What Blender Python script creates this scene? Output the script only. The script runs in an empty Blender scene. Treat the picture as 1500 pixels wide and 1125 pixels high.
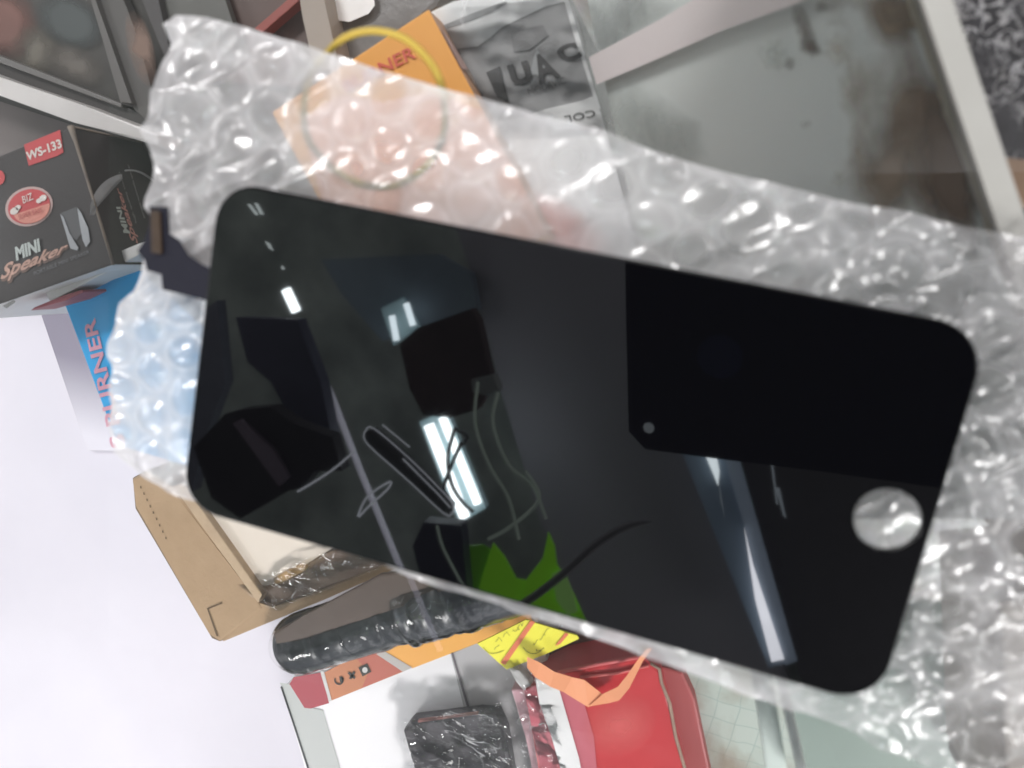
import bpy, bmesh, math, random
import numpy as np
from mathutils import Vector, Matrix, noise
random.seed(7)
sc = bpy.context.scene
COL = sc.collection

# ------------------------------------------------------------------ camera
R_ = [[0.954736, 0.186091, -0.232052], [0.222099, -0.964924, 0.139978], [-0.197864, -0.18518, -0.962579]]
CAM = Vector((0.023589, 0.034443, 0.140009))
RX, RY, RZ = (Vector(r) for r in R_)
F = 1170.0
cd = bpy.data.cameras.new('camera'); co = bpy.data.objects.new('camera', cd); COL.objects.link(co)
M = Matrix((RX, -RY, -RZ)).transposed().to_4x4(); M.translation = CAM
co.matrix_world = M
cd.sensor_width = 36; cd.lens = F/1500*36; cd.clip_start = .004; cd.clip_end = 60
cd.dof.use_dof = True; cd.dof.focus_distance = .46; cd.dof.aperture_fstop = 16
sc.camera = co

def ray(px, py): return (RX*((px-750)/F) + RY*((py-562.5)/F) + RZ).normalized()
def P(px, py, z=0.0):
    d = ray(px, py); return CAM + d*((z-CAM.z)/d.z)
def PV(px, py, q, n):
    d = ray(px, py); return CAM + d*((q-CAM).dot(n)/d.dot(n))
def RP(px, py, Z):
    """the point at height Z whose reflection in the screen (z = 0) is seen at this pixel"""
    d = ray(px, py); d = Vector((d.x, d.y, -d.z)); c = Vector((CAM.x, CAM.y, -CAM.z))
    return c + d*((Z-c.z)/d.z)

# ------------------------------------------------------------------ materials
def nt(name):
    m = bpy.data.materials.new(name); m.use_nodes = True; t = m.node_tree; t.nodes.clear()
    o = t.nodes.new('ShaderNodeOutputMaterial'); return m, t, o
def N(t, kind, **kw):
    n = t.nodes.new(kind)
    for k, v in kw.items():
        if k in n.inputs.keys(): n.inputs[k].default_value = v
        else: setattr(n, k, v)
    return n
def rgb(c): return (c[0], c[1], c[2], 1)
def coords(t, scale=1.0):
    tc = t.nodes.new('ShaderNodeTexCoord'); mp = t.nodes.new('ShaderNodeMapping')
    mp.inputs['Scale'].default_value = (scale,)*3
    t.links.new(tc.outputs['Object'], mp.inputs['Vector']); return mp.outputs['Vector']
def ridge(t, vec, scale, width=.02, detail=3, dist=.6):
    n = N(t, 'ShaderNodeTexNoise', Scale=scale, Detail=detail, Distortion=dist); t.links.new(vec, n.inputs['Vector'])
    a = N(t, 'ShaderNodeMath', operation='SUBTRACT'); a.inputs[1].default_value = .5; t.links.new(n.outputs['Fac'], a.inputs[0])
    b = N(t, 'ShaderNodeMath', operation='ABSOLUTE'); t.links.new(a.outputs[0], b.inputs[0])
    r = N(t, 'ShaderNodeMapRange'); r.inputs['From Max'].default_value = width; r.inputs['To Min'].default_value = 1; r.inputs['To Max'].default_value = 0
    t.links.new(b.outputs[0], r.inputs['Value']); return r.outputs[0]
def mat(name, c, rough=.5, c2=None, ns=30, amt=.5, bump=0., bs=400, metal=0., coat=0., spec=.5, emis=None, es=0., sharp=None):
    m, t, o = nt(name)
    b = N(t, 'ShaderNodeBsdfPrincipled', Roughness=rough, Metallic=metal)
    b.inputs['Coat Weight'].default_value = coat; b.inputs['Coat Roughness'].default_value = .06
    b.inputs['Specular IOR Level'].default_value = spec
    v = coords(t)
    n = N(t, 'ShaderNodeTexNoise', Scale=ns, Detail=6, Roughness=.6); t.links.new(v, n.inputs['Vector'])
    if c2 is None: c2 = tuple(x*.78 for x in c)
    r = t.nodes.new('ShaderNodeValToRGB')
    lo, hi = sharp if sharp else (.5-.25*amt-.1, .5+.3)
    r.color_ramp.elements[0].position = lo; r.color_ramp.elements[1].position = hi
    r.color_ramp.elements[0].color = rgb(c2); r.color_ramp.elements[1].color = rgb(c)
    t.links.new(n.outputs['Fac'], r.inputs[0]); t.links.new(r.outputs[0], b.inputs['Base Color'])
    rr = N(t, 'ShaderNodeMapRange'); rr.inputs['To Min'].default_value = max(0, rough-.08); rr.inputs['To Max'].default_value = min(1, rough+.12)
    t.links.new(n.outputs['Fac'], rr.inputs['Value']); t.links.new(rr.outputs[0], b.inputs['Roughness'])
    if bump:
        n2 = N(t, 'ShaderNodeTexNoise', Scale=bs, Detail=4); t.links.new(v, n2.inputs['Vector'])
        bp = N(t, 'ShaderNodeBump', Strength=bump, Distance=.001); t.links.new(n2.outputs['Fac'], bp.inputs['Height'])
        t.links.new(bp.outputs[0], b.inputs['Normal'])
    if emis: b.inputs['Emission Color'].default_value = rgb(emis); b.inputs['Emission Strength'].default_value = es
    t.links.new(b.outputs[0], o.inputs[0]); return m
def emat(name, c, s):
    m, t, o = nt(name); e = N(t, 'ShaderNodeEmission', Color=rgb(c), Strength=s)
    n = N(t, 'ShaderNodeTexNoise', Scale=12); t.links.new(coords(t), n.inputs['Vector'])
    mr = N(t, 'ShaderNodeMapRange'); mr.inputs['To Min'].default_value = s*.8; mr.inputs['To Max'].default_value = s*1.2
    t.links.new(n.outputs['Fac'], mr.inputs['Value']); t.links.new(mr.outputs[0], e.inputs['Strength'])
    t.links.new(e.outputs[0], o.inputs[0]); return m
def film(name, rough=.08, bump=.6, bs=120, base=.06, haze=.0, hc=(.8, .8, .82), stretch=(1, 1, 1)):
    """thin clear plastic: see-through, with a wrinkled glossy skin"""
    m, t, o = nt(name); crease = bump > 0
    tr = N(t, 'ShaderNodeBsdfTransparent'); gl = N(t, 'ShaderNodeBsdfGlossy', Roughness=rough)
    tc = t.nodes.new('ShaderNodeTexCoord'); mp = t.nodes.new('ShaderNodeMapping'); mp.inputs['Scale'].default_value = stretch
    t.links.new(tc.outputs['Object'], mp.inputs['Vector'])
    n = N(t, 'ShaderNodeTexNoise', Scale=bs, Detail=3, Distortion=1.2); t.links.new(mp.outputs[0], n.inputs['Vector'])
    bp = N(t, 'ShaderNodeBump', Strength=bump, Distance=.004); t.links.new(n.outputs['Fac'], bp.inputs['Height'])
    t.links.new(bp.outputs[0], gl.inputs['Normal'])
    fr = N(t, 'ShaderNodeFresnel', IOR=1.45); t.links.new(bp.outputs[0], fr.inputs['Normal'])
    ad = N(t, 'ShaderNodeMath', operation='ADD'); ad.inputs[1].default_value = base; t.links.new(fr.outputs[0], ad.inputs[0]); ad.use_clamp = True
    mx = t.nodes.new('ShaderNodeMixShader'); t.links.new(ad.outputs[0], mx.inputs[0])
    if haze:
        df = N(t, 'ShaderNodeBsdfDiffuse', Color=rgb(hc)); mh = t.nodes.new('ShaderNodeMixShader'); mh.inputs[0].default_value = haze
        t.links.new(tr.outputs[0], mh.inputs[1]); t.links.new(df.outputs[0], mh.inputs[2]); t.links.new(mh.outputs[0], mx.inputs[1])
    else: t.links.new(tr.outputs[0], mx.inputs[1])
    t.links.new(gl.outputs[0], mx.inputs[2])
    if crease:  # white folds: film scatter, plus highlight lines painted as diffuse white
        cr_ = ridge(t, mp.outputs[0], bs*.6, .012, 2, 1.)
        n9 = N(t, 'ShaderNodeTexNoise', Scale=bs*.5); t.links.new(mp.outputs[0], n9.inputs['Vector'])
        c9 = N(t, 'ShaderNodeMapRange'); c9.inputs['From Min'].default_value = .5; c9.inputs['From Max'].default_value = .6; c9.inputs['To Max'].default_value = .55; t.links.new(n9.outputs['Fac'], c9.inputs['Value'])
        mu = N(t, 'ShaderNodeMath', operation='MULTIPLY'); t.links.new(cr_, mu.inputs[0]); t.links.new(c9.outputs[0], mu.inputs[1])
        wd_ = N(t, 'ShaderNodeBsdfDiffuse', Color=(.95, .95, .97, 1)); m3 = t.nodes.new('ShaderNodeMixShader')
        t.links.new(mu.outputs[0], m3.inputs[0]); t.links.new(mx.outputs[0], m3.inputs[1]); t.links.new(wd_.outputs[0], m3.inputs[2]); mx = m3
    t.links.new(mx.outputs[0], o.inputs[0]); return m

# ------------------------------------------------------------------ object helpers
def root(name, loc, label, cat, group=None):
    o = bpy.data.objects.new(name, None); COL.objects.link(o); o.location = loc; o.empty_display_size = .01
    o['label'] = label; o['category'] = cat
    if group: o['group'] = group
    return o
def tag(o, label, cat, group=None):
    o['label'] = label; o['category'] = cat
    if group: o['group'] = group
    return o
def struct(o): o['kind'] = 'structure'; return o
def link(name, me, mats, parent=None, smooth=False):
    if not isinstance(mats, (list, tuple)): mats = [mats]
    for m in mats: me.materials.append(m)
    if smooth:
        for p in me.polygons: p.use_smooth = True
    o = bpy.data.objects.new(name, me); COL.objects.link(o)
    if parent:
        o.parent = parent; o.matrix_parent_inverse = Matrix.Translation(-Vector(parent.location))
    else:
        c = sum((v.co for v in me.vertices), Vector())/max(1, len(me.vertices))
        me.transform(Matrix.Translation(-c)); o.location = c
    return o
def from_bm(name, bm, mats, parent=None, smooth=False):
    bm.normal_update()
    if name in ('clear_film', 'pouch_film', 'glass_top'):
        if sum(f.normal.z*f.calc_area() for f in bm.faces) < -1e-7: bmesh.ops.reverse_faces(bm, faces=bm.faces[:])
    me = bpy.data.meshes.new(name); bm.to_mesh(me); bm.free(); return link(name, me, mats, parent, smooth)
def ccw(pts):
    a = sum(pts[i].x*pts[(i+1) % len(pts)].y - pts[(i+1) % len(pts)].x*pts[i].y for i in range(len(pts)))
    return pts if a > 0 else pts[::-1]
def prism_bm(pts, z0, z1, bevel=0., bm=None, seg=2):
    own = bm is None
    if own: bm = bmesh.new()
    pts = ccw([Vector((p.x, p.y, 0)) for p in pts]); n = len(pts)
    b = [bm.verts.new((p.x, p.y, z0)) for p in pts]; t = [bm.verts.new((p.x, p.y, z1)) for p in pts]
    fs = [bm.faces.new(t), bm.faces.new(b[::-1])]
    for i in range(n): fs.append(bm.faces.new((b[i], b[(i+1) % n], t[(i+1) % n], t[i])))
    if bevel:
        es = list({e for f in fs for e in f.edges})
        bmesh.ops.bevel(bm, geom=es, offset=bevel, segments=seg, affect='EDGES', profile=.6)
    return bm
def prism(name, px, z0, z1, m, parent=None, bevel=.0006, sidemats=None):
    """px: outline pixels of the top face, or Vectors"""
    pts = [p if isinstance(p, Vector) else P(p[0], p[1], z1) for p in px]
    bm = prism_bm(pts, z0, z1, bevel)
    mats = [m]
    if sidemats:
        bm.normal_update()
        mats += [s[1] for s in sidemats]
        for f in bm.faces:
            for k, (d, _) in enumerate(sidemats):
                if f.normal.dot(d) > .8: f.material_index = k+1
    return from_bm(name, bm, mats, parent)
def sheet(name, pts, m, parent=None):
    bm = bmesh.new(); bm.faces.new([bm.verts.new(p) for p in pts])
    bmesh.ops.triangulate(bm, faces=bm.faces[:]) if len(pts) > 4 else None
    return from_bm(name, bm, m, parent)
class Top:
    def __init__(s, z): s.z = z
    def __call__(s, px, py, off=0): return P(px, py, s.z+off)
class Slant:
    """plane through three pixel+height triples"""
    def __init__(s, a, b, c):
        A, B, C = (P(*v) for v in (a, b, c)); s.q = A; s.n = (B-A).cross(C-A).normalized()
        if s.n.z < 0: s.n = -s.n
    def __call__(s, px, py, off=0): return PV(px, py, s.q+s.n*off, s.n)
class Side:
    """vertical plane through two pixels of a top edge at height z"""
    def __init__(s, a, b, z):
        A, B = P(*a, z), P(*b, z); d = B-A; n = Vector((d.y, -d.x, 0)).normalized()
        if n.dot(CAM-A) < 0: n = -n
        s.q, s.n = A, n
    def __call__(s, px, py, off=0): return PV(px, py, s.q+s.n*off, s.n)
def decal(name, px, plane, m, parent, off=.0003): return sheet(name, [plane(x, y, off) for x, y in px], m, parent)
def ellipse(cx, cy, rx, ry, rot=0, n=28, a0=0, a1=360):
    r = math.radians(rot); o = []
    for i in range(n):
        a = math.radians(a0+(a1-a0)*i/(n if a1-a0 == 360 else n-1)); x, y = rx*math.cos(a), ry*math.sin(a)
        o.append((cx+x*math.cos(r)-y*math.sin(r), cy+x*math.sin(r)+y*math.cos(r)))
    return o
def arcband(cx, cy, r0, r1, a0, a1, rot=0, ky=1, n=18):
    return ellipse(cx, cy, r0, r0*ky, rot, n, a0, a1) + ellipse(cx, cy, r1, r1*ky, rot, n, a0, a1)[::-1]
def text(name, s, quad, plane, m, parent, off=.0005, bold=0., shear=0.):
    """quad: pixel corners of the text block, in reading order bottom-left, bottom-right, top-right, top-left"""
    cu = bpy.data.curves.new(name, 'FONT'); cu.body = s; cu.size = 1; cu.shear = shear; cu.offset = bold; cu.resolution_u = 3
    t = bpy.data.objects.new('t', cu); COL.objects.link(t)
    me = bpy.data.meshes.new_from_object(t.evaluated_get(bpy.context.evaluated_depsgraph_get()))
    bpy.data.objects.remove(t); bpy.data.curves.remove(cu)
    xs = [v.co.x for v in me.vertices]; ys = [v.co.y for v in me.vertices]
    x0, x1, y0, y1 = min(xs), max(xs), min(ys), max(ys)
    q = [Vector(c) for c in quad]
    for v in me.vertices:
        u, w = (v.co.x-x0)/(x1-x0), (v.co.y-y0)/(y1-y0)
        p = q[0]*(1-u)*(1-w)+q[1]*u*(1-w)+q[2]*u*w+q[3]*(1-u)*w
        v.co = plane(p.x, p.y, off)
    me.materials.clear()
    return link(name, me, m, parent)
def soft(name, px, plane, c, parent, off=.0004, amax=1., ns=60, rough=.5, rings=7):
    """a patch with a feathered rim: opacity falls from the middle to the outline, broken up by noise"""
    cx, cy = sum(p[0] for p in px)/len(px), sum(p[1] for p in px)/len(px); n = len(px); vs = []; al = []
    for k in range(rings+1):
        f = k/rings
        for x, y in px: vs.append(plane(cx+(x-cx)*f, cy+(y-cy)*f, off)); al.append(amax*(1-f)**.8)
    fs = [(k*n+i, k*n+(i+1) % n, (k+1)*n+(i+1) % n, (k+1)*n+i) for k in range(rings) for i in range(n)]
    me = bpy.data.meshes.new(name); me.from_pydata(vs, [], fs); a = me.attributes.new('fade', 'FLOAT', 'POINT'); a.data.foreach_set('value', al)
    m, t, o = nt(name+'_mat'); at = N(t, 'ShaderNodeAttribute', attribute_name='fade'); v = coords(t)
    n1 = N(t, 'ShaderNodeTexNoise', Scale=ns, Detail=6); t.links.new(v, n1.inputs['Vector'])
    r = N(t, 'ShaderNodeMapRange'); r.inputs['From Min'].default_value = .3; r.inputs['From Max'].default_value = .62; t.links.new(n1.outputs['Fac'], r.inputs['Value'])
    mu = N(t, 'ShaderNodeMath', operation='MULTIPLY'); t.links.new(at.outputs['Fac'], mu.inputs[0]); t.links.new(r.outputs[0], mu.inputs[1])
    b = N(t, 'ShaderNodeBsdfPrincipled', Roughness=rough); b.inputs['Base Color'].default_value = rgb(c)
    tr = N(t, 'ShaderNodeBsdfTransparent'); mx = t.nodes.new('ShaderNodeMixShader')
    t.links.new(mu.outputs[0], mx.inputs[0]); t.links.new(tr.outputs[0], mx.inputs[1]); t.links.new(b.outputs[0], mx.inputs[2]); t.links.new(mx.outputs[0], o.inputs[0])
    return link(name, me, m, parent)
def tube_bm(pts, r, bm=None, seg=8, cap=True, closed=False, flat=1.0):
    if bm is None: bm = bmesh.new()
    rings = []; n = len(pts); up0 = Vector((0, 0, 1))
    for i, p in enumerate(pts):
        a = pts[i-1] if (i > 0 or closed) else pts[i]; b = pts[(i+1) % n] if (i < n-1 or closed) else pts[i]
        d = (b-a).normalized(); s = d.cross(up0)
        if s.length < 1e-4: s = d.cross(Vector((1, 0, 0)))
        s.normalize(); u = s.cross(d)
        rr = r[i] if isinstance(r, (list, tuple)) else r
        rings.append([bm.verts.new(p + s*math.cos(2*math.pi*k/seg)*rr + u*math.sin(2*math.pi*k/seg)*rr*flat) for k in range(seg)])
    for i in range(n if closed else n-1):
        A, B = rings[i], rings[(i+1) % n]
        for k in range(seg): bm.faces.new((A[k], A[(k+1) % seg], B[(k+1) % seg], B[k]))
    if cap and not closed: bm.faces.new(rings[0][::-1]); bm.faces.new(rings[-1])
    bmesh.ops.recalc_face_normals(bm, faces=bm.faces[:])
    return bm
def tube(name, pts, r, m, parent=None, **k): return from_bm(name, tube_bm(pts, r, **k), m, parent, smooth=True)
def spline(pts, n=8, closed=False):
    o = []; L = len(pts)
    for i in range(L if closed else L-1):
        g = lambda j: pts[j % L] if closed else pts[max(0, min(L-1, j))]
        p0, p1, p2, p3 = g(i-1), g(i), g(i+1), g(i+2)
        for k in range(n):
            t = k/n
            o.append(.5*((2*p1)+(p2-p0)*t+(2*p0-5*p1+4*p2-p3)*t*t+(3*p1-p0-3*p2+p3)*t**3))
    if not closed: o.append(pts[-1])
    return o

# ------------------------------------------------------------------ the heights of the place (metres; the screen's glass is z = 0)
ZG = -.0105          # top face of the display case's glass
ZF = -.240           # floor of the display case
ZH = -.12            # grey shelf panel on the right

white_pl = mat('white_plastic', (.74, .74, .76), .4, ns=20)
black_pl = mat('black_plastic', (.012, .012, .014), .35, ns=60)

# ---- floor of the case
m_floor, t, o = nt('grimy_floor')
b = N(t, 'ShaderNodeBsdfPrincipled', Roughness=.45); v = coords(t)
n1 = N(t, 'ShaderNodeTexNoise', Scale=7, Detail=7, Roughness=.62, Distortion=.6); t.links.new(v, n1.inputs['Vector'])
r1 = t.nodes.new('ShaderNodeValToRGB'); e = r1.color_ramp.elements
e[0].position = .34; e[0].color = (.17, .14, .105, 1); e[1].position = .47; e[1].color = (.42, .45, .43, 1)
x_ = e.new(.40); x_.color = (.3, .29, .26, 1)
t.links.new(n1.outputs['Fac'], r1.inputs[0])
n2 = N(t, 'ShaderNodeTexNoise', Scale=90, Detail=5); t.links.new(v, n2.inputs['Vector'])
mx = N(t, 'ShaderNodeMixRGB', blend_type='MULTIPLY'); mx.inputs[0].default_value = .25
t.links.new(r1.outputs[0], mx.inputs[1]); t.links.new(n2.outputs['Color'], mx.inputs[2]); t.links.new(mx.outputs[0], b.inputs['Base Color'])
t.links.new(b.outputs[0], o.inputs[0])
m_shelf = mat('grimy_shelf', (.74, .79, .76), .5, (.62, .66, .64), ns=7, amt=1.2, bump=.1, bs=60)
bm = bmesh.new(); bmesh.ops.create_grid(bm, x_segments=40, y_segments=40, size=1.2)
for vv in bm.verts: vv.co.z = ZF-.002
struct(from_bm('floor', bm, m_floor))

# ---- white liner sheet on the left part of the floor
m_paper = mat('white_liner', (.71, .685, .745), .5, (.60, .58, .645), ns=5, bump=.15, bs=40)
prism('white_liner_sheet', [(-420, 60), (330, 330), (640, 700), (620, 1180), (500, 1300), (-420, 1300)], ZF, ZF+.002, m_paper, None, .0003)
tag(bpy.data.objects['white_liner_sheet'], 'bright white sheet lining the left part of the case floor', 'liner sheet')

# ------------------------------------------------------------------ display case
case = root('display_case', (0, 0, ZG), 'glass topped display case with a pale frame rail, holding all the boxes', 'display case')
m_glass = film('case_glass', rough=.01, bump=.0, base=.0, haze=.012, hc=(.75, .8, .78))
sheet('glass_top', [P(-700, -500, ZG), P(1420, -500, ZG), P(1760, 1500, ZG), P(-700, 1500, ZG)], m_glass, case)
m_rail = mat('painted_rail', (.37, .365, .345), .5, (.31, .305, .285), ns=25, bump=.2)
m_seal = mat('old_sealant', (.45, .43, .35), .6, (.30, .26, .19), ns=60, bump=.6, bs=300)
rp = [(1325, -40), (1383, -40), (1400, 30), (1500, 345), (1640, 780), (1600, 790), (1478, 395), (1440, 300), (1378, 110)]
prism('rail', [(1330, -60), (1378, -60), (1512, 345), (1660, 810), (1612, 820), (1466, 345)], ZG-.006, ZG+.0008, m_rail, case, .0005)
bm = bmesh.new()
edge_l = [(1322, -60), (1346, 20), (1377, 110), (1398, 175), (1425, 240), (1444, 295), (1463, 350), (1500, 460)]
pts = [P(x+random.uniform(-2, 2), y, ZG-.003) for x, y in edge_l]
tube_bm(spline(pts, 5), [.00085+.0003*random.random() for _ in range(36)], bm, 8, flat=.8)
from_bm('sealant_bead', bm, m_seal, case, True)
# grimy inner side wall of the case
m_wall, t, o = nt('stained_wall')
b = N(t, 'ShaderNodeBsdfPrincipled', Roughness=.4); v = coords(t)
n1 = N(t, 'ShaderNodeTexNoise', Scale=17, Detail=9, Roughness=.65, Distortion=1.6); t.links.new(v, n1.inputs['Vector'])
sep = t.nodes.new('ShaderNodeSeparateXYZ'); t.links.new(v, sep.inputs[0])
mr = N(t, 'ShaderNodeMapRange'); mr.inputs['From Min'].default_value = -.124; mr.inputs['From Max'].default_value = -.03
mr.inputs['To Min'].default_value = -.02; mr.inputs['To Max'].default_value = .30
t.links.new(sep.outputs['Z'], mr.inputs['Value'])
ad = N(t, 'ShaderNodeMath', operation='ADD'); t.links.new(n1.outputs['Fac'], ad.inputs[0]); t.links.new(mr.outputs[0], ad.inputs[1])
r1 = t.nodes.new('ShaderNodeValToRGB'); e = r1.color_ramp.elements
e[0].position = .36; e[0].color = (.46, .47, .44, 1); e[1].position = .8; e[1].color = (.20, .13, .08, 1)
x_ = e.new(.44); x_.color = (.36, .33, .27, 1); x_ = e.new(.58); x_.color = (.29, .22, .15, 1)
t.links.new(ad.outputs[0], r1.inputs[0]); t.links.new(r1.outputs[0], b.inputs['Base Color']); t.links.new(b.outputs[0], o.inputs[0])
w0, w1 = P(1322, -80, ZG-.006), P(1640, 960, ZG-.006)
bm = bmesh.new(); wd = (w1-w0); wn = Vector((wd.y, -wd.x, 0)).normalized()*.003
wn = wn if wn.x > 0 else -wn
w0 += wn*.6; w1 += wn*.6
prism_bm([w0, w1, w1+wn, w0+wn], ZF, ZG-.007, 0, bm)
from_bm('side_wall', bm, m_wall, case)

SL = Slant((842, -90, ZH), (930, 330, ZH), (1400, 200, ZG-.008))
s = sheet('grimy_shelf', [SL(842, -90), SL(1322, -90), SL(1345, 0), SL(1378, 110), SL(1446, 300), SL(1500, 460), SL(1560, 760), SL(1000, 760), SL(930, 330)], m_shelf)
tag(s, 'grey green grimy shelf panel with brown stains between the silver grey box and the rail', 'shelf')
m_stain = mat('brown_stain', (.30, .27, .23), .5, (.16, .12, .08), ns=70, amt=1)
def blob(cx, cy, rx, ry, rot):
    return [(cx+(x-cx)*f_, cy+(y-cy)*f_) for (x, y), f_ in zip(ellipse(cx, cy, rx, ry, rot, 22), [random.uniform(.75, 1.15) for _ in range(22)])]
for b_, c_, a_ in (((1178, 44, 15, 44, -18), (.13, .10, .075), 1.4), ((1186, 68, 20, 14, 30), (.13, .10, .08), 1.3), ((1156, 92, 10, 12, 0), (.2, .2, .18), 1.), ((1204, 9, 14, 11, 0), (.12, .09, .07), 1.2),
    ((1345, 190, 62, 190, -16), (.17, .11, .065), 2.2), ((1390, 260, 46, 120, -16), (.13, .08, .045), 2.2), ((1310, 250, 70, 90, -10), (.27, .20, .135), 1.4), ((1285, 20, 85, 48, 8), (.24, .175, .105), 2.0),
    ((1290, 130, 50, 70, -10), (.5, .43, .33), 1.0), ((900, 30, 90, 60, -25), (.36, .38, .37), 1.3), ((930, 190, 110, 70, 30), (.42, .45, .43), 1.0),
    ((1130, 80, 22, 26, 0), (.5, .55, .52), .9), ((1228, 70, 26, 30, 0), (.52, .48, .4), .9), ((1256, 150, 26, 80, -12), (.38, .33, .26), 1.), ((1258, 225, 22, 55, -12), (.33, .28, .21), 1.), ((1300, 15, 70, 30, 5), (.2, .15, .1), 1.2), ((1228, 262, 12, 16, 0), (.42, .40, .34), 1.), ((1180, 182, 10, 8, 0), (.25, .25, .22), .8)):
    soft('stain', blob(*b_), SL, c_, s, .0004+.0001*len(s.children), a_, 45)
# pinkish band across the grey shelf panel
m_pink = mat('pink_strip', (.88, .81, .80), .6, (.80, .73, .72), ns=12)
s = sheet('pale_band', [SL(x, y, .003) for x, y in [(862, 84), (874, 124), (950, 92), (1060, 44), (1160, 8), (1250, -30), (1235, -90), (1045, -18), (960, 32)]], m_pink)
tag(s, 'pale pinkish strip running across the grey shelf panel at the top', 'strip')

# bottom right: pale metal strip of the shelf edge, grid board with brown stain
m_pale = mat('pale_metal', (.72, .80, .75), .6, (.62, .70, .66), ns=30)
e_ = root('shelf_edge_strip', P(1150, 1060, -.05), 'pale greenish metal strip beside the red box at bottom right', 'metal strip')
prism('strip_body', [(1085, 890), (1112, 880), (1160, 1170), (1128, 1170)], -.056, -.05, m_pale, e_, .0008)
prism('raised_lip', [(1112, 884), (1124, 884), (1190, 1170), (1176, 1170)], -.062, -.042, mat('pale_lip', (.8, .85, .82), .6), e_, .0008)
m_grid, t, o = nt('grid_board')
b = N(t, 'ShaderNodeBsdfPrincipled', Roughness=.5); v = coords(t)
br = N(t, 'ShaderNodeTexBrick'); br.offset = 0; br.inputs['Scale'].default_value = 55; br.inputs['Mortar Size'].default_value = .012
br.inputs['Brick Width'].default_value = .5; br.inputs['Row Height'].default_value = .42
br.inputs['Color1'].default_value = (.44, .50, .45, 1); br.inputs['Color2'].default_value = (.41, .47, .42, 1); br.inputs['Mortar'].default_value = (.33, .41, .375, 1)
nn = N(t, 'ShaderNodeTexNoise', Scale=30, Distortion=.5, Detail=6); t.links.new(v, nn.inputs['Vector'])
mv = N(t, 'ShaderNodeMixRGB'); mv.inputs[0].default_value = .006; t.links.new(v, mv.inputs[1]); t.links.new(nn.outputs['Color'], mv.inputs[2]); t.links.new(mv.outputs[0], br.inputs['Vector'])
rr = t.nodes.new('ShaderNodeValToRGB'); rr.color_ramp.elements[0].position = .44; rr.color_ramp.elements[1].position = .66
t.links.new(nn.outputs['Fac'], rr.inputs[0])
mm = N(t, 'ShaderNodeMixRGB'); mm.inputs[2].default_value = (.26, .21, .155, 1); t.links.new(rr.outputs[0], mm.inputs[0]); t.links.new(br.outputs[0], mm.inputs[1])
t.links.new(mm.outputs[0], b.inputs['Base Color']); t.links.new(b.outputs[0], o.inputs[0])
s = prism('grid_board', [(930, 930), (1130, 930), (1190, 1200), (960, 1200)], -.18, -.178, m_grid, None, .0002)
tag(s, 'pale green board with a thin dark grid and a brown stain', 'board')
m_gl = mat('sea_green_panel', (.27, .34, .30), .3, (.24, .30, .27), ns=8)
s = prism('green_glass_panel', [(1150, 980), (1180, 1200), (1462, 1200), (1455, 900), (1200, 850)], -.11, -.107, m_gl, None, .0004)
tag(s, 'dull green glass panel below the bubble wrap at bottom right', 'glass panel')
s = prism('dusty_post', [(1466, 880), (1700, 860), (1700, 1250), (1476, 1250)], -.10, -.05, mat('dusty_taupe', (.30, .28, .25), .6, (.22, .19, .16), ns=22), None, .001)
tag(s, 'dusty taupe post at the lower right edge', 'post')
s = prism('dark_seam_strip', [(1462, 930), (1473, 935), (1484, 1250), (1466, 1250)], -.104, -.06, mat('seam', (.17, .15, .13), .6), None, .0005)
tag(s, 'thin dark strip beside the taupe post', 'strip')

# ------------------------------------------------------------------ outside the rail, right edge
m_foil, t, o = nt('crinkled_black_glints')
b = N(t, 'ShaderNodeBsdfPrincipled', Roughness=.22)
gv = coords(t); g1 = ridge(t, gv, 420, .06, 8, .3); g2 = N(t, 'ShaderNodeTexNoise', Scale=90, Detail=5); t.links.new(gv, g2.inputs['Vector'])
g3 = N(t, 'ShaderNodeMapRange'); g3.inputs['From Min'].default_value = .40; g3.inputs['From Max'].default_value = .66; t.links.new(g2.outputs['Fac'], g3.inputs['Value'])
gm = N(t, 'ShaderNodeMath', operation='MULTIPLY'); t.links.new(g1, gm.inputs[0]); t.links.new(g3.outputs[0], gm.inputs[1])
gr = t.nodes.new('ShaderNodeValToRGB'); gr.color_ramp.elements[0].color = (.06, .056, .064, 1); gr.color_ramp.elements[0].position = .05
gr.color_ramp.elements[1].position = .75; gr.color_ramp.elements[1].color = (.8, .79, .81, 1); t.links.new(gm.outputs[0], gr.inputs[0]); t.links.new(gr.outputs[0], b.inputs['Base Color'])  # pale ridges in the base colour paint the bag's glints
v = coords(t); n1 = N(t, 'ShaderNodeTexNoise', Scale=120, Detail=8, Roughness=.7, Distortion=2.); t.links.new(v, n1.inputs['Vector'])
n3 = N(t, 'ShaderNodeTexVoronoi', Scale=180, feature='DISTANCE_TO_EDGE'); t.links.new(v, n3.inputs['Vector'])
ad = N(t, 'ShaderNodeMath', operation='ADD'); t.links.new(n1.outputs['Fac'], ad.inputs[0]); t.links.new(n3.outputs['Distance'], ad.inputs[1])
bp = N(t, 'ShaderNodeBump', Strength=1., Distance=.004); t.links.new(ad.outputs[0], bp.inputs['Height']); t.links.new(bp.outputs[0], b.inputs['Normal'])
t.links.new(b.outputs[0], o.inputs[0])
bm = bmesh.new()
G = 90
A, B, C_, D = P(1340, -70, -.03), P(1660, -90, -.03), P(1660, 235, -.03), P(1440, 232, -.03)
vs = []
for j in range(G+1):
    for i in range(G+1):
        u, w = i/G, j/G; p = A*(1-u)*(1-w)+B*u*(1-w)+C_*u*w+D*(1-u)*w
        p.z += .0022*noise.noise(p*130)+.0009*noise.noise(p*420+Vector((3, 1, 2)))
        vs.append(bm.verts.new(p))
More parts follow.
